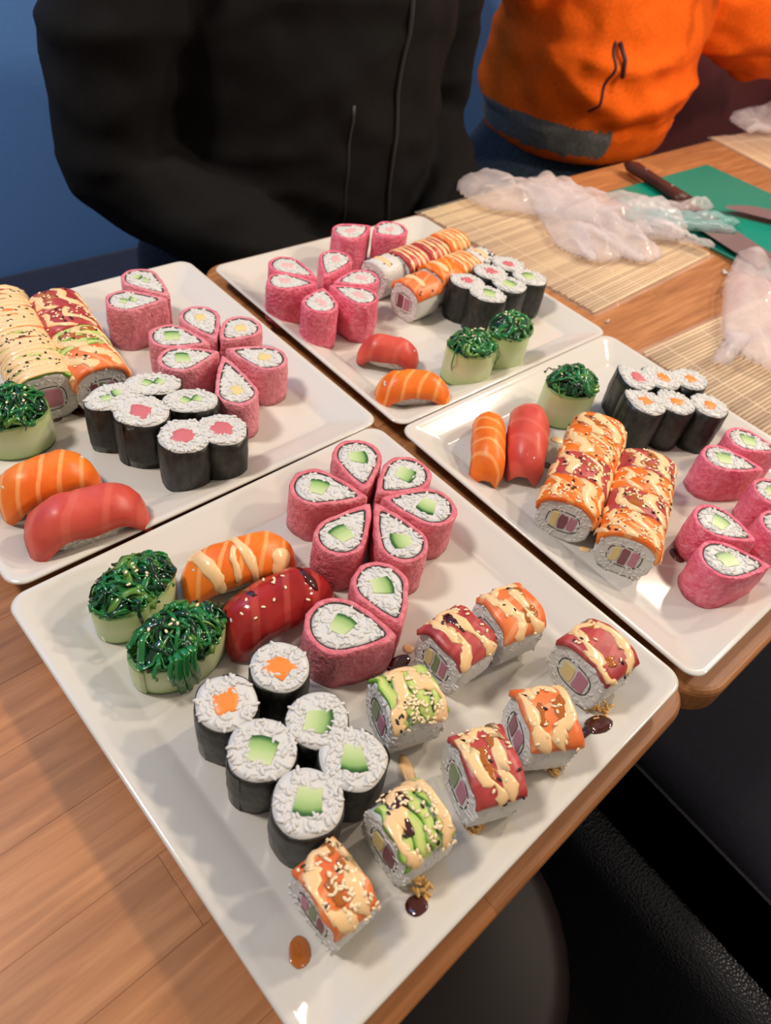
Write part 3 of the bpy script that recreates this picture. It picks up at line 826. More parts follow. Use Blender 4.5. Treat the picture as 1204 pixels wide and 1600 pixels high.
def table(name, label, org, ang, x0, x1, y0, y1, ztop, thick, r, seed, legs):
    t = thing(name, label, 'table', org, ang, None, 0); rnd = random.Random(seed)
    y = y0; row = 0
    while y < y1-.001:
        wy = rnd.uniform(.040, .050); ya, yb = y, min(y+wy, y1)
        if y1-yb < .02: yb = y1
        x = x0-rnd.uniform(0, .2)
        while x < x1:
            xb = x+rnd.uniform(.22, .42); g = .00004
            poly = clip_round([(max(x, x0)+g, ya+g), (min(xb, x1)-g, ya+g), (min(xb, x1)-g, yb-g), (max(x, x0)+g, yb-g)], x0, x1, y0, y1, r)
            if min(xb, x1)-max(x, x0) > .004 and len(poly) > 2:
                cx = sum(p[0] for p in poly)/len(poly); cy = sum(p[1] for p in poly)/len(poly)
                mb = MB(); rings = []
                for i, z in ((.004, ztop-thick), (.0012, ztop-thick+.0012), (0, ztop-thick+.004), (0, ztop-.005), (.0008, ztop-.0025), (.0025, ztop-.0008), (.005, ztop)):
                    ring = []
                    for p in poly:
                        q = rr_project(p, x0, x1, y0, y1, r, i); sh = .00008 if z == ztop else 0
                        ring.append((q[0]-cx-math.copysign(sh, q[0]-cx), q[1]-cy-math.copysign(sh, q[1]-cy), z))
                    rings.append(ring)
                mb.loft(rings); o = mb.out('stave', 'beech_wood', t, smooth=False); o.location = (cx, cy, 0)
            x = xb
        y = yb; row += 1
    for lx, ly in legs:
        mb = MB(); mb.loft([[(lx+.022*math.cos(k*PI/6), ly+.022*math.sin(k*PI/6), z) for k in range(12)] for z in (.012, ztop-thick-.0005)]); mb.out('leg', 'dark_metal', t)
        mb = MB(); mb.loft([[(lx+rr_*math.cos(k*PI/12), ly+rr_*math.sin(k*PI/12), z) for k in range(24)] for rr_, z in ((.11, 0.0005), (.11, .008), (.03, .013))]); mb.out('leg_foot', 'dark_metal', t)
    return t
P1c = (-.0025, .2530); A1 = math.radians(50.455)
P = {1: (-.0025, .2530, math.radians(50.455)), 2: (-.2303, .4520, math.radians(49.742)), 3: (-.0164, .6932, math.radians(48.77)), 4: (.2084, .4935, math.radians(48.89))}
TA, TB = RIM-.022, RIM-.034
table('table', 'light wooden table with rounded corners under the two front-left plates', (P1c[0], P1c[1], 0), A1, -.80, .168, -.1600, .458, TA, .024, .028, 4, [(-.7, .15), (.05, .15)])
table('table', 'wooden table under the two rear-right plates, gloves and green board', (.2084, .4935, 0), A0, -.1445, 1.55, -.1640, .4890, TB, .026, .030, 9, [(-.05, .16), (1.4, .16)])

# plates -----------------------------------------------------------
def plate(i, label):
    x, y, a = P[i]; zr = RIM if i < 3 else RIM-.012; zt = zr-.022
    t = thing('square_plate', label, 'plate', (x, y, zt), a, 'square white serving plates')
    prof = [(.062, .0002), (.040, .0002), (.038, .0030), (.034, .0042), (.012, .0125), (.003, .0175), (.0004, .0198), (.0, .0209), (.0007, .0217), (.002, .0220), (.0042, .0217), (.0070, .0203), (.0095, .0192), (.020, .0153), (.0275, .0118), (.0295, .0104), (.0315, .0100), (.045, .0100), (.100, .0100)]
    mb = MB(); rings = []
    for ins, z in prof:
        h = .15-ins; r = max(.004, .0125-ins*.20) if ins < .05 else .006
        ring = []
        for sx, sy, a0 in ((1, 1, 0), (-1, 1, 90), (-1, -1, 180), (1, -1, 270)):
            for j in range(9):
                th = math.radians(a0+90*j/8); ring.append((sx*(h-r)+r*math.cos(th), sy*(h-r)+r*math.sin(th), z))
        rings.append(ring)
    mb.loft(rings, cap0=True, cap1=True)
    mb.out('plate_body', 'plate_glaze', t)
plate(1, 'square white plate nearest the viewer, filled with rolls and dark nori pieces')
plate(2, 'square white plate at the left edge of the photo')
plate(3, 'square white plate at the back in front of the black jacket')
plate(4, 'square white plate on the right with two sauce-striped log rolls')

# ------------------------------------------------------------------ food, front plate
G = 'pink petal rolls on the front plate'
FP = [((552, 686), (571, 767), .036, 'top petal of the front pink flower, pointing to the plate seam'),
      ((661, 722), (588, 771), .036, 'upper right petal of the front pink flower'),
      ((713, 798), (594, 777), .036, 'right-hand petal of the front pink flower, nearest the plate rim'),
      ((650, 876), (586, 784), .0345, 'lower right petal of the front pink flower'),
      ((508, 862), (580, 784), .0345, 'lower left petal of the front pink flower'),
      ((453, 752), (577, 777), .036, 'left-hand petal of the front pink flower')]
for i, (b, tp, w, lb) in enumerate(FP):
    petal_roll(1, b, tp, w, .037, 'cucumber', 'pink cucumber roll, '+lb, G, 'soy_sheet_pink', 10+i)
petal_roll(1, (476, 966), (622, 994), .040, .037, 'cucumber', 'large pink teardrop roll with cucumber lying below its upright partner, front plate', G, 'soy_sheet_pink', 20)
petal_roll(1, (577, 878), (628, 980), .036, .037, 'cucumber', 'pink teardrop roll with cucumber just below the front flower, touching the large one', G, 'soy_sheet_pink', 21)
G = 'nori rolls on the front plate'
for i, (c, R_, f, lb) in enumerate([((437, 1040), .0165, 'salmon', 'nori roll with salmon core beside the glazed tuna nigiri'),
    ((354, 1096), .0168, 'salmon', 'nori roll with salmon core at the left end of the front group'),
    ((497, 1123), .0170, 'cucumber', 'nori roll with cucumber core, top one of the four cucumber ones on the front plate'),
    ((409, 1170), .0178, 'cucumber', 'nori roll with cucumber core below the leftmost salmon core roll'),
    ((552, 1184), .0176, 'cucumber', 'nori roll with cucumber core beside the avocado-topped roll'),
    ((481, 1252), .0180, 'cucumber', 'nori roll with cucumber core touching the sesame salmon roll')]):
    hosomaki(1, c, R_, .040, f, lb, G, 30+i, ex=1.02, fs=1.05 if f == 'cucumber' else 1.25)
G = 'topped rice rolls on the front plate'
UR = [(((452, 1349), (530, 1465), (519, 1312), (598, 1408)), 'salmon', 'salmon-topped rice roll with many sesame seeds, nearest the bottom corner', 60, 3, .45, ('tuna', 'cucumber', 'surimi')),
      (((573, 1262), (648, 1358), (660, 1212), (703, 1292)), 'avocado', 'avocado-topped rice roll with dark glaze beside the round soy drop', 55, 4, .9, ('tuna', 'egg')),
      (((579, 1056), (622, 1146), (660, 1026), (697, 1110)), 'avocado', 'avocado-topped rice roll covered in mayonnaise and sesame beside the cucumber nori rolls', 70, 8, 0, ('surimi', 'cucumber')),
      (((661, 974), (730, 1057), (709, 940), (774, 996)), 'tuna', 'tuna-topped rice roll with red glaze right of the pink teardrop', 14, 3, .6, ('surimi', 'cucumber', 'egg')),
      (((743, 931), (800, 1000), (806, 908), (852, 970)), 'salmon', 'salmon-topped rice roll farthest back on the front plate', 16, 4, .45, ('tuna', 'surimi')),
      (((699, 1149), (760, 1266), (780, 1119), (822, 1238)), 'tuna', 'tuna-topped rice roll with broad mayonnaise stripe in the middle of the row', 22, 5, .3, ('surimi', 'cucumber')),
      (((810, 1076), (836, 1188), (868, 1062), (910, 1149)), 'salmon', 'salmon-topped rice roll beside the long soy glaze smear', 20, 2, .45, ('surimi', 'tuna')),
      (((869, 992), (958, 1072), (926, 958), (998, 1034)), 'tuna', 'tuna-topped rice roll falling apart at the right-hand corner', 8, 4, .3, ('surimi', 'egg'))]
for i, (q, tp, lb, sd, dk, gz, fl) in enumerate(UR):
    Uramaki(1, quad=q, H=.043, label=lb, group=G, top=tp, seed=40+i, seeds=sd, dark=dk, glaze=gz, fills=fl, spread=1.08, sauce='zig' if i != 2 else 'zig')
nigiri(1, (284, 893), (459, 842), .034, 'salmon nigiri with mayonnaise stripes beside the seaweed cups', 'nigiri on the front plate', 'salmon_flesh', 3, sauce='stripes', H=.032)
nigiri(1, (345, 980), (508, 888), .037, 'dark red glazed tuna nigiri with sesame on the front plate', 'nigiri on the front plate', 'tuna_glazed', 4, seeds=12, H=.033, glaze=True)
gunkan(1, (208, 914), (262, 872), .0255, .0165, .026, 'cucumber cup of seaweed salad nearest the left corner of the front plate', 'seaweed cups on the front plate', 1, dangle=((4.3, .018, .0013), (5.2, .006, .0008)), turn=.6, heap=.011)
gunkan(1, (278, 995), (335, 962), .0270, .0175, .024, 'cucumber cup of seaweed salad with strands spilling over its front, left of the salmon-core rolls', 'seaweed cups on the front plate', 2, dangle=((4.35, .032, .0030), (4.5, .034, .0026), (4.65, .030, .0022), (3.9, .012, .0012), (4.2, .02, .0016)), turn=.45, heap=.013)

# left plate
G = 'pink petal rolls on the left plate'; S_ = 'soy_sheet_dusty'
petal_roll(2, (163, 470), (262, 466), .034, .040, 'kappa_avocado', 'pink teardrop roll, lower one of the pair at the back of the left plate', G, S_, 50)
petal_roll(2, (200, 422), (266, 462), .033, .040, 'kappa_avocado', 'pink teardrop roll, upper one of the pair at the back of the left plate', G, S_, 51)
for i, (b, tp, w, f, lb) in enumerate([((300, 478), (337, 530), .034, 'egg', 'egg-filled pink petal at the upper left of the left plate flower'),
    ((397, 498), (345, 531), .034, 'egg', 'egg-filled pink petal at the upper right of the left plate flower'),
    ((448, 566), (352, 543), .034, 'egg', 'egg-filled pink petal pointing right on the left plate flower'),
    ((378, 632), (347, 552), .033, 'egg', 'egg-filled pink petal lowest on the left plate flower'),
    ((247, 566), (344, 548), .034, 'cucumber', 'cucumber-filled pink petal at the lower left of the left plate flower'),
    ((233, 518), (330, 536), .034, 'cucumber', 'cucumber-filled pink petal at the left of the left plate flower')]):
    petal_roll(2, b, tp, w, .037, f, lb, G, S_, 52+i, fs=.95)
G = 'nori rolls on the left plate'
for i, (c, R_, f, lb, ex, ax) in enumerate([((176, 617), .0175, 'kappa_avocado', 'green-cored nori roll against the sauced logs, left plate', 1.2, (230, 600)),
    ((238, 598), .0170, 'kappa_avocado', 'green-cored nori roll farthest back, left plate', 1.25, (300, 598)),
    ((298, 624), .0170, 'kappa_avocado', 'green-cored nori roll beside the lowest egg petal', 1.2, (350, 624)),
    ((219, 640), .0190, 'tuna', 'tuna-cored nori roll in the middle of the left plate group', 1.08, (270, 650)),
    ((288, 679), .0185, 'tuna', 'tuna-cored nori roll nearest the plate rim, left plate', 1.0, None),
    ((347, 669), .0180, 'tuna', 'tuna-cored nori roll at the right end of the left plate group', 1.05, None)]):
    hosomaki(2, c, R_, .042, f, lb, G, 60+i, ex=ex, axis=ax, fs=1.25 if f == 'tuna' else 1.1)
G = 'sauced log slices on the left plate'
def log(plate_, front, back, w, H, tops, labels, seed, fills, sauce='cross', seeds=30, dark=6, mats=None):
    zt = FLOOR[plate_]+H; a = at(*front, zt); b = at(*back, zt); n = len(tops)
    for i in range(n):
        p = a.lerp(b, i/n); q = a.lerp(b, (i+1)/n)
        Uramaki(plate_, axis=(p+(q-p)*.01, q-(q-p)*.01), w=w, H=H, label=labels[i], group=G, top=tops[i], seed=seed+i, fills=fills, sauce=sauce, seeds=seeds, dark=dark, spread=1.5, mat=(mats or {}).get(tops[i]), glaze=.5 if i % 2 else 0)
log(2, (156, 572), (80, 452), .040, .044, ['salmon', 'avocado', 'tuna', 'tuna'], ['salmon-topped end slice of the right-hand sauced log, left plate', 'avocado-topped slice behind the salmon one in the right-hand log, left plate', 'tuna-topped slice third from the front of the right-hand log, left plate', 'tuna-topped slice at the back of the right-hand log, left plate'], 70, ('surimi', 'cucumber', 'tuna'))
log(2, (68, 584), (-10, 448), .042, .044, ['avocado', 'avocado', 'salmon', 'tuna'], ['mayonnaise-covered avocado end slice behind the seaweed cup, left plate', 'second avocado slice of the outer log, left plate', 'salmon-topped slice of the log at the left photo edge', 'tuna-topped back slice of the log at the left photo edge'], 80, ('surimi',), sauce='blanket', dark=22)
nigiri(2, (-12, 765), (144, 712), .037, 'plain salmon nigiri at the left edge of the photo', 'nigiri on the left plate', 'salmon_flesh', 6, H=.036)
nigiri(2, (32, 822), (222, 768), .036, 'plain tuna nigiri nearest the rim of the left plate', 'nigiri on the left plate', 'tuna_flesh', 7, H=.037, thick=.007)
gunkan(2, (14, 640), (70, 632), .0235, .0195, .030, 'cucumber cup of seaweed salad above the salmon nigiri at the left edge', 'seaweed cups on the left plate', 3, heap=.016, turn=.1, dangle=((5.0, .012, .001), (4.3, .012, .0012)))

# back plate
G = 'pink petal rolls on the back plate'; S_ = 'soy_sheet_rose'
for i, (b, tp, w, lb) in enumerate([((424, 404), (496, 434), .034, 'upper left petal of the back plate flower'), ((531, 392), (507, 433), .034, 'upper right petal of the back plate flower'),
    ((416, 437), (498, 442), .032, 'left petal of the back plate flower'), ((497, 488), (505, 448), .034, 'lowest petal of the back plate flower'),
    ((589, 470), (514, 444), .033, 'lower right petal of the back plate flower'), ((589, 430), (520, 440), .032, 'right-hand petal of the back plate flower')]):
    petal_roll(3, b, tp, w, .043, 'shrimp', 'bright pink roll, '+lb, G, S_, 90+i, fs=.9)
petal_roll(3, (524, 366), (580, 352), .036, .043, 'shrimp', 'bright pink roll left of the pair at the very back', G, S_, 97)
petal_roll(3, (630, 352), (584, 364), .036, .043, 'shrimp', 'bright pink roll right of the pair at the very back', G, S_, 98)
G = 'nori rolls on the back plate'
for i, (c, f, lb) in enumerate([((731, 438), 'tuna', 'tuna-cored nori roll left end of the back plate group'), ((766, 423), 'tuna', 'tuna-cored nori roll in the middle of the back plate group'), ((794, 411), 'tuna', 'tuna-cored nori roll farthest back beside the bamboo mat'),
    ((763, 458), 'cucumber', 'cucumber-cored nori roll behind the seaweed cups, back plate'), ((796, 443), 'cucumber', 'cucumber-cored nori roll middle of the front row, back plate'), ((827, 432), 'cucumber', 'cucumber-cored nori roll nearest the mat, back plate')]):
    hosomaki(3, c, .0172, .042, f, lb, G, 100+i, ex=1.12, fs=1.0, axis=(c[0]+40, c[1]+12))
G = 'topped rice rolls on the back plate'
def ur3(c, dirpx, label, top, seed, w=.037, Lx=.031, H=.040, **kw):
    z = FLOOR[3]+H; p = at(*c, z); q = at(*dirpx, z); d = (q-p).normalized()
    Uramaki(3, axis=(p-d*Lx/2, p+d*Lx/2), w=w, H=H, label=label, group=G, top=top, seed=seed, spread=1.2, **kw)
ur3((602, 402), (650, 384), 'plain rice roll with a yellow sauce line next to the pink rolls, back plate', None, 110, sauce='dab', seeds=0, dark=5, fills=('surimi',))
ur3((640, 393), (690, 375), 'tuna-topped roll with pale stripes, back plate', 'tuna', 111, sauce='lines', seeds=0, dark=0, fills=('tuna',))
ur3((674, 380), (720, 363), 'tuna-topped roll between striped tuna and salmon, back plate', 'tuna', 112, sauce='lines', seeds=0, dark=0, fills=('tuna',))
ur3((704, 366), (745, 350), 'salmon-topped striped roll farthest back on the back plate', 'salmon', 113, sauce='lines', seeds=0, dark=0, fills=('tuna',), mat='salmon_flesh')
ur3((654, 436), (705, 416), 'large rice roll showing a dark tuna centre, back plate', 'salmon', 114, sauce='dab', seeds=0, dark=4, fills=('surimi', 'tuna'), Lx=.036)
ur3((690, 414), (735, 396), 'salmon-topped roll behind the dark tuna centre one', 'salmon', 115, sauce='dab', seeds=0, dark=0, fills=('tuna',), mat='salmon_flesh')
ur3((722, 402), (765, 385), 'salmon-topped roll beside the first tuna-cored nori roll', 'salmon', 116, sauce='lines', seeds=0, dark=0, fills=('tuna',), mat='salmon_flesh')
ur3((752, 390), (795, 374), 'rice roll with black sesame at the end of the back plate row', None, 117, sauce='dab', seeds=0, dark=18, fills=('tuna',), Lx=.026)
nigiri(3, (564, 530), (656, 548), .030, 'tuna nigiri on rice behind the salmon one, back plate', 'nigiri on the back plate', 'tuna_flesh', 12, H=.030)
nigiri(3, (588, 592), (703, 596), .032, 'curved plain salmon nigiri on the back plate', 'nigiri on the back plate', 'salmon_flesh', 13, H=.032, bend=-.006)
gunkan(3, (738, 538), (775, 530), .0225, .0185, .036, 'cucumber cup of seaweed salad with one long strand reaching left, back plate', 'seaweed cups on the back plate', 4, heap=.013, dangle=((5.3, .02, .0010), (3.5, .028, .0007), (5.6, .022, .001)), turn=.85)
gunkan(3, (797, 513), (830, 503), .0200, .0165, .040, 'tall pale cucumber cup of seaweed salad behind the other, back plate', 'seaweed cups on the back plate', 5, heap=.015, turn=.3)

# right plate
gunkan(4, (893, 600), (935, 592), .0225, .0185, .036, 'cucumber cup of seaweed salad alone on the right plate', 'seaweed cups on the right plate', 6, heap=.017, dangle=((2.4, .006, .0010),), turn=.75)
nigiri(4, (768, 636), (766, 728), .027, 'orange salmon nigiri on the right plate', 'nigiri on the right plate', 'salmon_flesh', 16, H=.034)
nigiri(4, (832, 622), (826, 722), .034, 'red tuna nigiri beside the salmon one, right plate', 'nigiri on the right plate', 'tuna_flesh', 17, H=.036)
G = 'nori rolls on the right plate'
for i, (a_, b_, f, lb) in enumerate([((1022, 606), (965, 568), 'tuna', 'nori roll with the only tuna core on the right plate'), ((1062, 604), (1004, 572), 'salmon', 'salmon-cored nori roll in the middle of the rear row, right plate'), ((1106, 604), (1050, 577), 'salmon', 'salmon-cored nori roll at the right end of the rear row, right plate'),
    ((1040, 642), (976, 608), 'salmon', 'salmon-cored nori roll left in the front row, right plate'), ((1084, 644), (1026, 608), 'salmon', 'salmon-cored nori roll middle of the front row, right plate'), ((1138, 646), (1080, 618), 'salmon', 'salmon-cored nori roll at the right end of the front row, right plate')]):
    hosomaki(4, None, .0168, .044, f, lb, G, 120+i, axis=(a_, b_), drop=True, fs=1.05)
G = 'log slices on the right plate'
log(4, (893, 784), (946, 650), .043, .041, ['salmon', 'tuna', 'salmon', 'salmon'], ['salmon-topped front slice of the left log, egg showing at its cut end', 'tuna-topped second slice of the left log, right plate', 'salmon-topped third slice of the left log, right plate', 'salmon-topped back slice of the left log beside the nori rolls'], 130, ('surimi', 'tuna', 'egg'), seeds=55, dark=8, mats={'salmon': 'salmon_flesh'})
log(4, (992, 840), (1022, 706), .043, .041, ['salmon', 'tuna', 'salmon', 'tuna'], ['salmon-topped front slice of the right log, beside the soy drop', 'tuna-topped second slice of the right log', 'salmon-topped third slice of the right log', 'tuna-topped back slice of the right log'], 140, ('surimi', 'tuna', 'egg'), seeds=50, dark=8, mats={'salmon': 'salmon_flesh'})
G = 'pink petal rolls on the right plate'
for i, (b, tp, w, lb) in enumerate([((1134, 676), (1222, 706), .033, 'bright pink roll farthest back on the right plate'), ((1096, 706), (1196, 734), .034, 'bright pink cucumber roll nearest the nori rolls, right plate'),
    ((1176, 752), (1250, 790), .032, 'bright pink roll cut by the right photo edge, middle one'), ((1084, 796), (1184, 846), .036, 'bright pink cucumber roll second from the bottom, right plate'),
    ((1092, 868), (1206, 884), .037, 'bright pink cucumber roll lowest on the right plate'), ((1190, 800), (1262, 850), .032, 'bright pink roll at the right photo edge above the lowest')]):
    petal_roll(4, b, tp, w, .036, 'cucumber', lb, G, S_, 150+i)

# drops and smears
GS = 'soy drops on the plates'
drop(1, (650, 1415), .0055, 'soy_glaze', 'round dark soy drop between the avocado roll and the table edge', group=GS, seed=1)
drop(1, (468, 1488), .0065, 'amber_glaze', 'amber sauce drop at the bottom corner of the front plate', seed=2, ex=.85, h=.0008)
drop(1, (934, 1132), .008, 'soy_glaze', 'dark soy smear with a tail beside the right-hand corner', seed=3, ex=1.15, ang=.6, tail=(905, 1152))
drop(1, (638, 1014), .0036, 'mayo_sauce', 'small orange mayonnaise drop beside the large pink teardrop', seed=4)
drop(1, (622, 1036), .0065, 'soy_glaze', 'dark soy spot tucked behind the sesame avocado roll', seed=5, ex=1.4, ang=.8)
drop(1, (636, 1208), .0065, 'mayo_sauce', 'mayonnaise smear between the two avocado rolls', seed=6, ex=.6, ang=.4, h=.0025)
drop(1, (372, 906), .0075, 'mayo_sauce', 'mayonnaise puddle at the foot of the striped salmon nigiri', seed=7, ex=1.3, h=.0025)
drop(1, (306, 915), .0065, 'mayo_sauce', 'mayonnaise dollop at the left end of the striped salmon nigiri', seed=17, ex=.8, h=.003)
drop(2, (83, 652), .0065, 'soy_glaze', 'soy drop beside the seaweed cup, left plate', group=GS, seed=8, ex=1.1)
drop(2, (128, 645), .0065, 'soy_glaze', 'soy puddle between the two sauced logs, left plate', group=GS, seed=9, ex=1.3)
drop(4, (827, 728), .0042, 'soy_glaze', 'left small soy drop below the tuna nigiri, right plate', group=GS, seed=10)
drop(4, (854, 727), .0042, 'soy_glaze', 'right small soy drop below the tuna nigiri, right plate', group=GS, seed=11)
drop(4, (1058, 868), .0065, 'soy_glaze', 'soy drop between the right log and the pink rolls', group=GS, seed=12, ex=1.15, ang=2)
drop(4, (870, 688), .005, 'mayo_sauce', 'mayonnaise dot beside the tuna nigiri, right plate', seed=13, ex=1.2, h=.0008)
drop(4, (913, 858), .0038, 'mayo_sauce', 'mayonnaise dot between the two logs, right plate', seed=14, ex=1.2, h=.0008)
# crumbs of fried onion and loose rice
def crumbs(px, plate_, mat, label, n, r, seed, name='fried_crumbs', cat='crumbs', z=None):
    rnd = random.Random(seed)
    if z is None: p = on_plate(plate_, px)[0]; z = p.z
    else: p = at(*px, z)
    mb = MB()
    for k in range(n):
        a = rnd.uniform(0, 6.28); q = Vector((rnd.gauss(0, r*.4), rnd.gauss(0, r*.4), .0015+rnd.random()*.002))
        if mat == 'rice_white': grain(mb, q, rnd)
        else: mb.ell(q, (Vector((math.cos(a), math.sin(a), .2))*.0028, Vector((-math.sin(a), math.cos(a), .3))*.0013, Vector((0, 0, .0007))), 5, 2)
    o = mb.out(name, mat, None, kind='stuff'); o.location = (p.x, p.y, z); return tag(o, label, cat)
crumbs((935, 1106), 1, 'fried_crumb', 'golden fried crumbs below the collapsing tuna roll', 26, .009, 1)
crumbs((860, 1198), 1, 'fried_crumb', 'fried crumbs at the foot of the salmon roll by the soy smear', 18, .008, 2)
crumbs((735, 1290), 1, 'fried_crumb', 'fried crumbs at the foot of the broad-striped tuna roll', 22, .007, 3)
crumbs((660, 1390), 1, 'fried_crumb', 'fried crumbs below the dark-glazed avocado roll', 14, .006, 4)
crumbs((136, 628), 2, 'fried_crumb', 'golden fried crumbs between the two sauced logs, left plate', 60, .007, 7)
crumbs((905, 1060), 1, 'rice_white', 'loose rice spilling from the collapsing tuna roll', 60, .014, 5, 'loose_rice', 'rice')
crumbs((1012, 678), 4, 'rice_white', 'loose rice grains between the nori rolls and the logs', 26, .016, 6, 'loose_rice', 'rice')

# ------------------------------------------------------------------ bamboo mats, gloves, knives, board
def frame_from(o, x, z):
    p = at(*o, z); q = at(*x, z); return p, math.atan2(q.y-p.y, q.x-p.x)
def mat_(corner, xpx, nx, ny_len, label, seed, zb=TB, flip=1, curl=.0):
    """corner = slat end corner, slats run along local x; laid side by side along +y"""
    p, a = frame_from(corner, xpx, zb+.004)
    t = thing('bamboo_mat', label, 'bamboo mat', p, a, 'bamboo rolling mats', zb); rnd = random.Random(seed)
    L_ = nx; k = int(ny_len/.0045)
    base = MB(); base.loft([[(x, .0019*math.cos(2*PI*q/8), .0023+.0017*math.sin(2*PI*q/8)) for q in range(8)] for x in (0, L_)])
    me = None
    for i in range(k):
        if me is None:
            o = base.out('slat', 'bamboo', t, smooth=True); me = o.data
        else:
            o = bpy.data.objects.new('slat', me); COL.objects.link(o); o.parent = t
        o.location = (rnd.uniform(-.0015, .0015), flip*(.0022+i*.0045), .0003*rnd.random())
    for f in (.12, .37, .63, .88):
        mb = MB(); mb.tube([(L_*f+.0006*math.sin(j), flip*(ny_len*j/(k)), .0042 if j % 2 else .0034) for j in range(k+1)], .0007, 4); mb.out('string', 'cotton_string', t)
    mb = MB(); nxg, nyg = 34, 34; v = []; f = []
    for j in range(nyg+1):
        for i in range(nxg+1):
            x = -.006+(L_+.012)*i/nxg; y = flip*(-.006+(ny_len+.012)*j/nyg)
            edge = min(i, nxg-i, j, nyg-j); z = .0052+.0022*abs(nz(x*60, y*60, seed)) if edge > 0 else .0012
            v.append((x, y, z))
    for j in range(nyg):
        for i in range(nxg): a_ = j*(nxg+1)+i; f.append((a_, a_+1, a_+nxg+2, a_+nxg+1))
    mb.add(v, f); mb.out('plastic_film', 'wrap_film', t, kind='stuff')
    return t
mat_((930, 487), (1110, 396), .285, .285, 'bamboo mat in clear film under the plastic glove, beside the back plate', 1)
mat_((1003, 549), (1132, 491), .285, .30, 'bamboo mat in clear film cut by the right photo edge, beside the right plate', 2, flip=-1)
mat_((1112, 214), (1204, 262), .25, .26, 'bamboo mat in film at the far right end of the table', 3, flip=1)

p, a = frame_from((947, 301), (1105, 257), TB+.004)
t = thing('cutting_board', 'thin green plastic cutting board under the knives', 'cutting board', p, a, None, TB)
boxf(0, .29, -.42, 0, .0004, .0055, .0022).out('board_sheet', 'board_green', t)
def knife(hpx, bpx, label, z, hl, bl, bw, side=1, seed=0, tipcut=.35, handle=True):
    p, a = frame_from(hpx, bpx, z); t = thing('kitchen_knife', label, 'knife', p, a, 'kitchen knives', z)
    if handle:
        mb = MB(); rings = []
        for j in range(11):
            s_ = j/10; x = hl*s_; r = (.0125+.0035*math.cos(s_*6.0))*(.55 if j in (0,) else 1); r2 = .0085*(.5 if j == 0 else 1)
            rings.append([(x, r*math.cos(2*PI*k/12), .0125+r2*math.sin(2*PI*k/12)) for k in range(12)])
        mb.loft(rings); mb.out('handle', 'handle_wood', t)
        for x in (.3, .75):
            mb = MB(); mb.loft([[(hl*x+r_*math.cos(k*PI/5), r_*math.sin(k*PI/5), z_) for k in range(10)] for r_, z_ in ((.003, .019), (.003, .0215), (.001, .0219))]); mb.out('rivet', 'steel_blade', t)
    # blade: spine thicker than edge
    n = 14; mb = MB(); rings = []
    for j in range(n+1):
        s_ = j/n; x = hl-.004+bl*s_; top = .006*side; ed = -bw*side
        if s_ > 1-tipcut: q = (s_-(1-tipcut))/tipcut; top = (.006-bw*.9*q**2.0)*side
        lo = ed*(1-.10*s_)
        if j == 0: lo = -.012*side
        rings.append([(x, top, .0136), (x, (top+lo)/2, .0131), (x, lo, .0124), (x, (top+lo)/2, .0119), (x, top, .0116)])
    mb.loft(rings); mb.out('blade', 'steel_blade', t, smooth=False)
    return t
knife((976, 268), (1100, 350), 'wide-bladed kitchen knife with dark handle half under the glove', TB+.002, .135, .20, .052, side=1, tipcut=.12)
knife((1330, 375), (1204, 345), 'second knife whose pointed blade enters from the right over the green board', TB+.002, .12, .085, .032, side=-1, tipcut=.8)

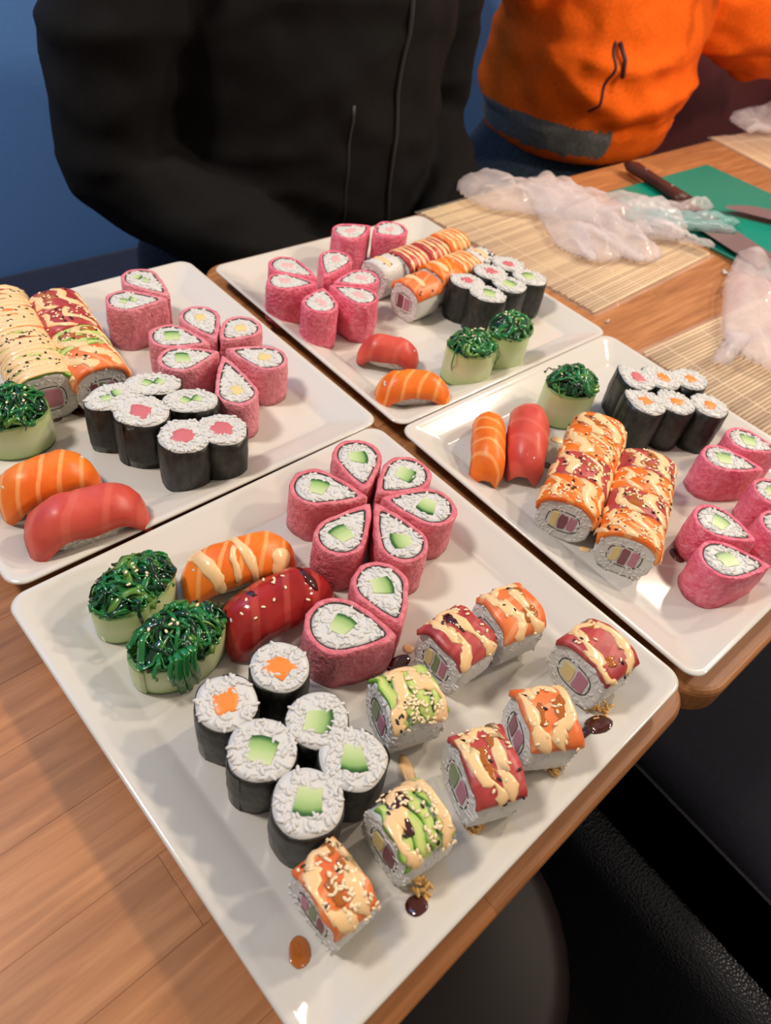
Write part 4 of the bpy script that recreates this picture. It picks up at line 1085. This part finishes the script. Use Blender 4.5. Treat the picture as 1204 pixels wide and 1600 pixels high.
def sdf_caps(p, a, b, ra, rb):
    pa = p-a; ba = b-a; h = max(0, min(1, pa.dot(ba)/ba.dot(ba))); return (pa-ba*h).length-(ra+(rb-ra)*h)
def glove(origin, xpx, label, seed, caps, z, mat='glove_plastic', h=.014, group=None, crum=.012, bbox=(-.02, .32, -.12, .12), scale=1.0, finger=None):
    """flat hollow plastic glove, local x from cuff to fingertips"""
    p, a = frame_from(origin, xpx, z); t = thing('plastic_glove', label, 'glove', p, a, group, z)
    def build(caps_, nm, mt, z0, hh):
        step = .0042; C = [(Vector(c[0]), Vector(c[1]), c[2], c[3]) for c in caps_]
        x0 = min(min(c[0].x-c[2], c[1].x-c[3]) for c in C)-.01; x1 = max(max(c[0].x+c[2], c[1].x+c[3]) for c in C)+.01
        y0 = min(min(c[0].y-c[2], c[1].y-c[3]) for c in C)-.01; y1 = max(max(c[0].y+c[2], c[1].y+c[3]) for c in C)+.01
        nx, ny = int((x1-x0)/step), int((y1-y0)/step)
        D = lambda q: min(sdf_caps(q, *c) for c in C)
        idx = {}; V = []; top = {}; d_ = {}
        for j in range(ny+1):
            for i in range(nx+1):
                q = Vector((x0+i*step, y0+j*step)); d_[i, j] = D(q)
        cells = [(i, j) for j in range(ny) for i in range(nx) if (d_[i, j]+d_[i+1, j]+d_[i, j+1]+d_[i+1, j+1])/4 < 0]
        F = []; mb = MB(); vt = {}; vb = {}
        def vert(i, j, up):
            k = (i, j); D_ = vt if up else vb
            if k in D_: return D_[k]
            q = Vector((x0+i*step, y0+j*step)); dd = d_[k]
            bord = dd > -step*.9
            if bord:
                g = Vector((D(q+Vector((.001, 0)))-D(q-Vector((.001, 0))), D(q+Vector((0, .001)))-D(q-Vector((0, .001)))))
                if g.length > 0: q = q-g.normalized()*dd
            dep = max(0, -dd)
            cr = abs(nz(q.x*20, q.y*34, seed))*crum*1.1+abs(nz(q.x*60, q.y*50, seed+3))*crum*.35
            puff = hh*min(1, math.sqrt(dep/.02))+cr*min(1, dep/.012)
            base = abs(nz(q.x*14, q.y*18, seed+8))*crum*.5
            z_ = z0+base+(puff if up else 0)
            V.append((q.x, q.y, z_)); D_[k] = len(V)-1
            if bord: vt[k] = vb[k] = D_[k]
            return D_[k]
        for (i, j) in cells:
            F.append(tuple(vert(a_, b_, True) for a_, b_ in ((i, j), (i+1, j), (i+1, j+1), (i, j+1))))
            lo = tuple(vert(a_, b_, False) for a_, b_ in ((i, j+1), (i+1, j+1), (i+1, j), (i, j)))
            if set(lo) != set(F[-1]): F.append(lo)
        return obj(nm, V, F, mt, t)
    build(caps, 'palm_and_cuff', mat, .001, h)
    for c in (finger or []):
        build([c[:4]], 'finger', c[4] if len(c) > 4 else mat, .003, h*.8)
    return t
ZM = TB+.0085
glove((752, 306), (1092, 350), 'crumpled clear plastic glove lying across the first bamboo mat, fingers towards the knife', 3,
      [((.02, .005), (.13, 0), .055, .050), ((.10, .0), (.23, -.02), .05, .060), ((.20, -.04), (.25, -.05), .045, .03)], ZM, h=.012, crum=.016,
      finger=[((.22, .005), (.345, .045), .016, .011, 'glove_plastic'), ((.22, -.015), (.372, .006), .017, .012, 'glove_cyan_reflection'), ((.24, -.03), (.355, -.028), .014, .010, 'glove_cyan_reflection'), ((.22, -.05), (.30, -.085), .014, .011)], group='plastic gloves')
glove((860, 300), (985, 455), 'second clear plastic glove bunched under the first one', 5,
      [((.02, 0), (.16, -.01), .05, .05), ((.10, .03), (.17, .05), .035, .04)], ZM-.001, h=.008, crum=.018,
      finger=[((.14, .02), (.20, .045), .013, .010), ((.14, -.02), (.205, -.025), .013, .01)], group='plastic gloves')
glove((1187, 400), (1197, 700), 'clear plastic glove at the right edge of the photo on the second mat', 7,
      [((.03, -.012), (.13, -.02), .022, .03), ((.15, .0), (.26, .01), .05, .06), ((.2, .03), (.3, .05), .04, .04)], ZM, h=.012, crum=.016,
      finger=[((.26, -.03), (.33, -.05), .013, .01)], group='plastic gloves')
glove((1204, 196), (1120, 214), 'pinkish plastic glove on the far right mat', 9,
      [((-.06, .0), (.06, -.01), .05, .045), ((-.1, -.03), (.03, -.04), .04, .03)], ZM, h=.01, crum=.014, finger=[((.05, .01), (.11, .012), .013, .01)], group='plastic gloves')
crumbs((1131, 428), 4, 'rice_white', 'small white rice clump on bare wood below the green board', 16, .006, 8, 'rice_clump', 'rice', z=TB)
crumbs((949, 505), 4, 'rice_white', 'single stray rice grain beside the meeting plate corners', 2, .003, 9, 'rice_grain', 'rice', z=TB)
drop(4, (1160, 465), .030, 'water_clear', 'faint wet patch on bare wood above the right bamboo mat', cat='water', h=.0003, ex=1.1, seed=15, z=TB, name='water_patch')

# ------------------------------------------------------------------ people
def ring_e(c, rx, ry, n=28, ax=None, sq=1.0):
    return [(c[0]+rx*math.copysign(abs(math.cos(2*PI*k/n))**sq, math.cos(2*PI*k/n)), c[1]+ry*math.copysign(abs(math.sin(2*PI*k/n))**sq, math.sin(2*PI*k/n)), c[2]) for k in range(n)]
def remesh(name, mb, voxel, mat, parent, disp=None, smooth_it=4, paint=None, mats=None):
    me = bpy.data.meshes.new(name); me.from_pydata([tuple(v) for v in mb.v], [], mb.f); me.update()
    bm = bmesh.new(); bm.from_mesh(me); bmesh.ops.recalc_face_normals(bm, faces=bm.faces); bm.to_mesh(me); bm.free()
    o = bpy.data.objects.new(name, me); COL.objects.link(o)
    md = o.modifiers.new('r', 'REMESH'); md.mode = 'VOXEL'; md.voxel_size = voxel; md.use_smooth_shade = True
    s = o.modifiers.new('s', 'SMOOTH'); s.iterations = smooth_it; s.factor = .5
    dg = bpy.context.evaluated_depsgraph_get(); m2 = bpy.data.meshes.new_from_object(o.evaluated_get(dg))
    o.modifiers.clear(); o.data = m2; m2.name = name
    n = len(m2.vertices); co = np.empty(n*3, np.float32); m2.vertices.foreach_get('co', co); nr = np.empty(n*3, np.float32); m2.vertices.foreach_get('normal', nr)
    co = co.reshape(-1, 3); nr = nr.reshape(-1, 3)
    if disp: d = np.array([disp(Vector(c)) for c in co]); co = co+nr*d[:, None]; m2.vertices.foreach_set('co', co.ravel())
    m2.materials.clear()
    for mm in (mats or [mat]): m2.materials.append(MATS[mm])
    if paint:
        mi = [paint(p.center) for p in m2.polygons]; m2.polygons.foreach_set('material_index', np.array(mi, dtype=np.int32))
    m2.polygons.foreach_set('use_smooth', [True]*len(m2.polygons)); m2.update()
    o.parent = parent; return o
def limb(mb, pts, rad, n=16):
    mb.tube(pts, rad, n)
    for p, r in ((pts[0], rad[0]), (pts[-1], rad[-1])): mb.ell(p, (Vector((r, 0, 0)), Vector((0, r, 0)), Vector((0, 0, r))), 14, 7)
def hand(mb, wrist, d, side):
    d = Vector(d).normalized(); up = Vector((0, 0, 1)); s = d.cross(up).normalized()
    limb(mb, [wrist, wrist+d*.035, wrist+d*.085], [.026, .034, .036], 12)
    for k, (o_, l) in enumerate(((-.030, .062), (-.010, .072), (.010, .070), (.028, .056))):
        b = wrist+d*.09+s*o_; limb(mb, [b, b+d*l*.5-up*.006, b+d*l-up*.022], [.0095, .009, .008], 8)
    b = wrist+d*.035+s*side*.03; limb(mb, [b, b+s*side*.03+d*.025, b+s*side*.035+d*.055-up*.01], [.012, .011, .009], 8)
def person(label, C, torso, arms, mats, hem, disp, wrinkle_col=None, paint=None, hair=True, legs=None, zsh=1.05, seed=0):
    t = thing('person', label, 'person', (*C[:2], 0), A0, 'people sitting behind the table')
    # coordinates local: x along the table, y away from the table, z up
    body = MB()
    body.loft([ring_e((0, .0, z), rx*.86, ry*.84) for z, rx, ry, *_ in torso])
    body.loft([ring_e((0, .01, zsh-.04), .06, .06), ring_e((0, -.01, zsh+.12), .052, .055)])
    body.ell((0, -.02, zsh+.21), (Vector((0, 0, .118)), Vector((.077, 0, 0)), Vector((0, .097, 0))), 22, 12)
    body.ell((0, -.118, zsh+.195), (Vector((0, 0, .022)), Vector((.013, 0, 0)), Vector((0, .018, 0))), 8, 4)
    for s in (-1, 1): body.ell((s*.078, -.01, zsh+.20), (Vector((0, 0, .03)), Vector((.011, 0, 0)), Vector((0, .018, 0))), 8, 4)
    jack = MB()
    jack.loft([ring_e((ox[0] if ox else 0, ox[1] if ox else 0, z), rx, ry, sq=.9) for z, rx, ry, *ox in torso])
    for (pts, rad, side) in arms:
        limb(jack, [Vector(p) for p in pts], rad)
        limb(body, [Vector(p) for p in pts], [r*.72 for r in rad])
        d = Vector(pts[-1])-Vector(pts[-2]); hand(body, Vector(pts[-1])+d.normalized()*.01, d, side)
    jeans = MB()
    jeans.loft([ring_e((0, -.0+.02, z), rx, ry) for z, rx, ry in ((.48, .20, .12), (.55, .255, .15), (.63, .245, .15), (.67, .21, .14), (torso[0][0]+.03, torso[0][1]*.9, torso[0][2]*.9))])
    for s in (-1, 1):
        limb(jeans, [Vector((s*.14, .03, .555)), Vector((s*.14, -.20, .56)), Vector((s*.12, -.42, .545))], [.085, .080, .062])
        limb(jeans, [Vector((s*.12, -.42, .545)), Vector((s*.12, -.43, .30)), Vector((s*.12, -.42, .10))], [.062, .056, .050])
        limb(body, [Vector((s*.09, .03, .56)), Vector((s*.12, -.42, .545)), Vector((s*.12, -.42, .09))], [.06, .045, .035])
        sh = MB(); limb(sh, [Vector((s*.12, -.40, .05)), Vector((s*.12, -.48, .042)), Vector((s*.125, -.57, .034))], [.044, .042, .033]); sh.v = [(x, y, max(z, 0.001)) for x, y, z in sh.v]
        sh.out('shoe', 'shoe_black', t)
    remesh('body', body, .008, 'skin', t, smooth_it=3)
    remesh('jacket', jack, .0075, mats[0], t, disp, 5, paint, mats)
    remesh('jeans', jeans, .010, hem, t, lambda c: .006*nz(c.x*14, c.y*14, c.z*20+seed), 4)
    hr = MB(); hr.ell((0, .005, zsh+.235), (Vector((0, 0, .105)), Vector((.086, 0, 0)), Vector((0, .100, 0))), 22, 12); hr.out('hair', 'hair_dark', t)
    # simple features of the face
    for s in (-1, 1):
        e = MB(); e.ell((s*.031, -.108, zsh+.222), (Vector((0, 0, .006)), Vector((.012, 0, 0)), Vector((0, .006, 0))), 10, 5); e.out('eye', 'rice_white', t)
    e = MB(); e.ell((0, -.106, zsh+.148), (Vector((0, 0, .006)), Vector((.024, 0, 0)), Vector((0, .006, 0))), 10, 5); e.out('mouth', 'tuna_core', t)
    return t
def fold(c, seed, amp=.010, f=9):
    w = Vector((c.x+.06*nz(c.x*5, c.y*5, c.z*5+seed), c.y, c.z+.05*nz(c.x*6, c.y*6, seed+c.z*3)))
    n1 = 1-abs(nz(w.x*f*.6, w.y*f*.6, w.z*f*1.9+seed))*3.2
    return amp*max(-.6, n1)*.5+amp*.35*nz(c.x*24, c.y*24, c.z*30+seed)
bt = [(.60, .185, .130), (.64, .195, .138), (.70, .195, .135), (.80, .200, .130), (.92, .205, .130), (1.00, .205, .125), (1.06, .170, .105), (1.09, .07, .07)]
pb = person('person in a plain black zipped jacket, hands below the table edge', W(.645, .84, 0), bt,
       [([(-.20, .0, 1.03), (-.258, .01, .90), (-.262, .015, .765), (-.19, -.08, .712), (-.08, -.215, .662)], [.072, .074, .070, .060, .044], 1),
        ([(.195, .0, 1.03), (.222, .02, .90), (.238, .02, .765), (.195, -.08, .712), (.10, -.215, .662)], [.070, .070, .068, .060, .044], -1)],
       ['black_cotton'], 'denim_dark', lambda c: fold(c, 3, .011, 8), seed=3)
def ribbon(name, t, pts, w, h, mat):
    pts = [Vector(p) for p in pts]
    mb = MB(); mb.tube(pts, [w]*len(pts), 6, 1.0); return mb.out(name, mat, t)


ot = [(.690, .185, .150), (.71, .196, .158), (.742, .202, .162), (.770, .204, .175), (.81, .202, .175), (.87, .195, .165), (.95, .195, .15), (1.02, .20, .14), (1.08, .17, .11), (1.11, .07, .07)]
def opaint(c):
    return 1 if (c.z < .752 and c.z > .706 and c.x < -.095) else 0
po = person('person in an orange fleece jacket with grey hem panel and raised arm', W(1.315, .87, 0), ot,
       [([(-.20, .0, 1.04), (-.23, .02, .98), (-.20, .05, .95), (-.12, .0, .99), (-.0, -.12, 1.02)], [.07, .07, .066, .06, .045], 1),
        ([(.17, .0, 1.00), (.21, -.07, .92), (.33, -.14, .875), (.52, -.17, .875), (.74, -.20, .88)], [.080, .082, .080, .074, .055], -1)],
       ['orange_fleece', 'grey_panel'], 'denim', lambda c: fold(c, 8, .019 if c.z < .86 else .013, 7) if c.z > .745 else .002*nz(c.x*20, c.y*20, c.z*20), paint=opaint, seed=5, zsh=1.08)
jk = [c for c in po.children if c.name.startswith('jacket')][0]
from mathutils.bvhtree import BVHTree
def surface_of(o):
    return BVHTree.FromPolygons([v.co.copy() for v in o.data.vertices], [tuple(p.vertices) for p in o.data.polygons])
bv = surface_of(jk)
def onfront(x, z, k=.0005):
    h = bv.ray_cast(Vector((x, -.6, z)), Vector((0, 1, 0)))
    return (x, (h[0].y if h[0] else -.16)-k, z)
ribbon('pocket_zip', po, [onfront(-.155+.022*s_, .785+.10*s_) for s_ in [i/24 for i in range(25)]], .0024, .002, 'zip_dark')
ribbon('zip_pull', po, [onfront(-.130, .885, .004), onfront(-.128, .865, .010), onfront(-.130, .84, .008)], .0034, .002, 'zip_dark')
ribbon('front_zip', po, [onfront(.115+.02*math.sin(s_*3), .72+.08*s_) for s_ in [i/6 for i in range(7)]], .0024, .002, 'zip_dark')

bv = surface_of([c for c in pb.children if c.name.startswith('jacket')][0])
ribbon('zip', pb, [onfront(.04, .66+.36*i/16, .001) for i in range(17)], .0035, .002, 'shoe_black')
ribbon('pocket_seam', pb, [onfront(-.035-.0*i, .70+.16*i/10, .0) for i in range(11)], .0022, .002, 'shoe_black')

# ------------------------------------------------------------------ near side: armchair, stool
cd = (at(1160, 1600, .5)-at(960, 1370, .5)).normalized(); ca = math.atan2(cd.y, cd.x)
o_ = at(1010, 1290, .5)
t = thing('armchair', 'black leather armchair with navy seat cushion at the near side', 'chair', (o_.x, o_.y, 0), ca)
mb = boxf(-.16, .52, -.052, .064, .20, .50, .045); mb.out('armrest', 'black_leather', t)
mb = boxf(-.16, .50, .068, .60, .30, .47, .05); mb.out('seat', 'navy_cloth', t)
mb = boxf(-.16, .52, .606, .72, .20, .50, .045); mb.out('armrest', 'black_leather', t)
mb = boxf(.525, .64, -.05, .72, .20, .85, .05); mb.out('backrest', 'black_leather', t)
for x in (-.10, .58):
    for y in (.0, .66):
        mb = MB(); mb.loft([[(x+r_*math.cos(k*PI/6), y+r_*math.sin(k*PI/6), z) for k in range(12)] for r_, z in ((.014, .0005), (.022, .21))]); mb.out('leg', 'dark_metal', t)
c_ = at(590, 1440, .45)
t = thing('stool', 'dark brown padded stool half under the front table', 'stool', (c_.x+.02, c_.y-.01, 0), 0)
mb = MB(); mb.loft([[(r_*math.cos(2*PI*k/40), r_*math.sin(2*PI*k/40), z) for k in range(40)] for r_, z in ((.13, .39), (.148, .395), (.155, .415), (.155, .435), (.148, .448), (.13, .455), (.05, .457))]); mb.out('seat', 'brown_leather', t)
for k in range(4):
    a_ = PI/4+k*PI/2; mb = MB(); mb.tube([(.10*math.cos(a_), .10*math.sin(a_), .392), (.17*math.cos(a_), .17*math.sin(a_), .011)], .011, 10); mb.out('leg', 'dark_metal', t)
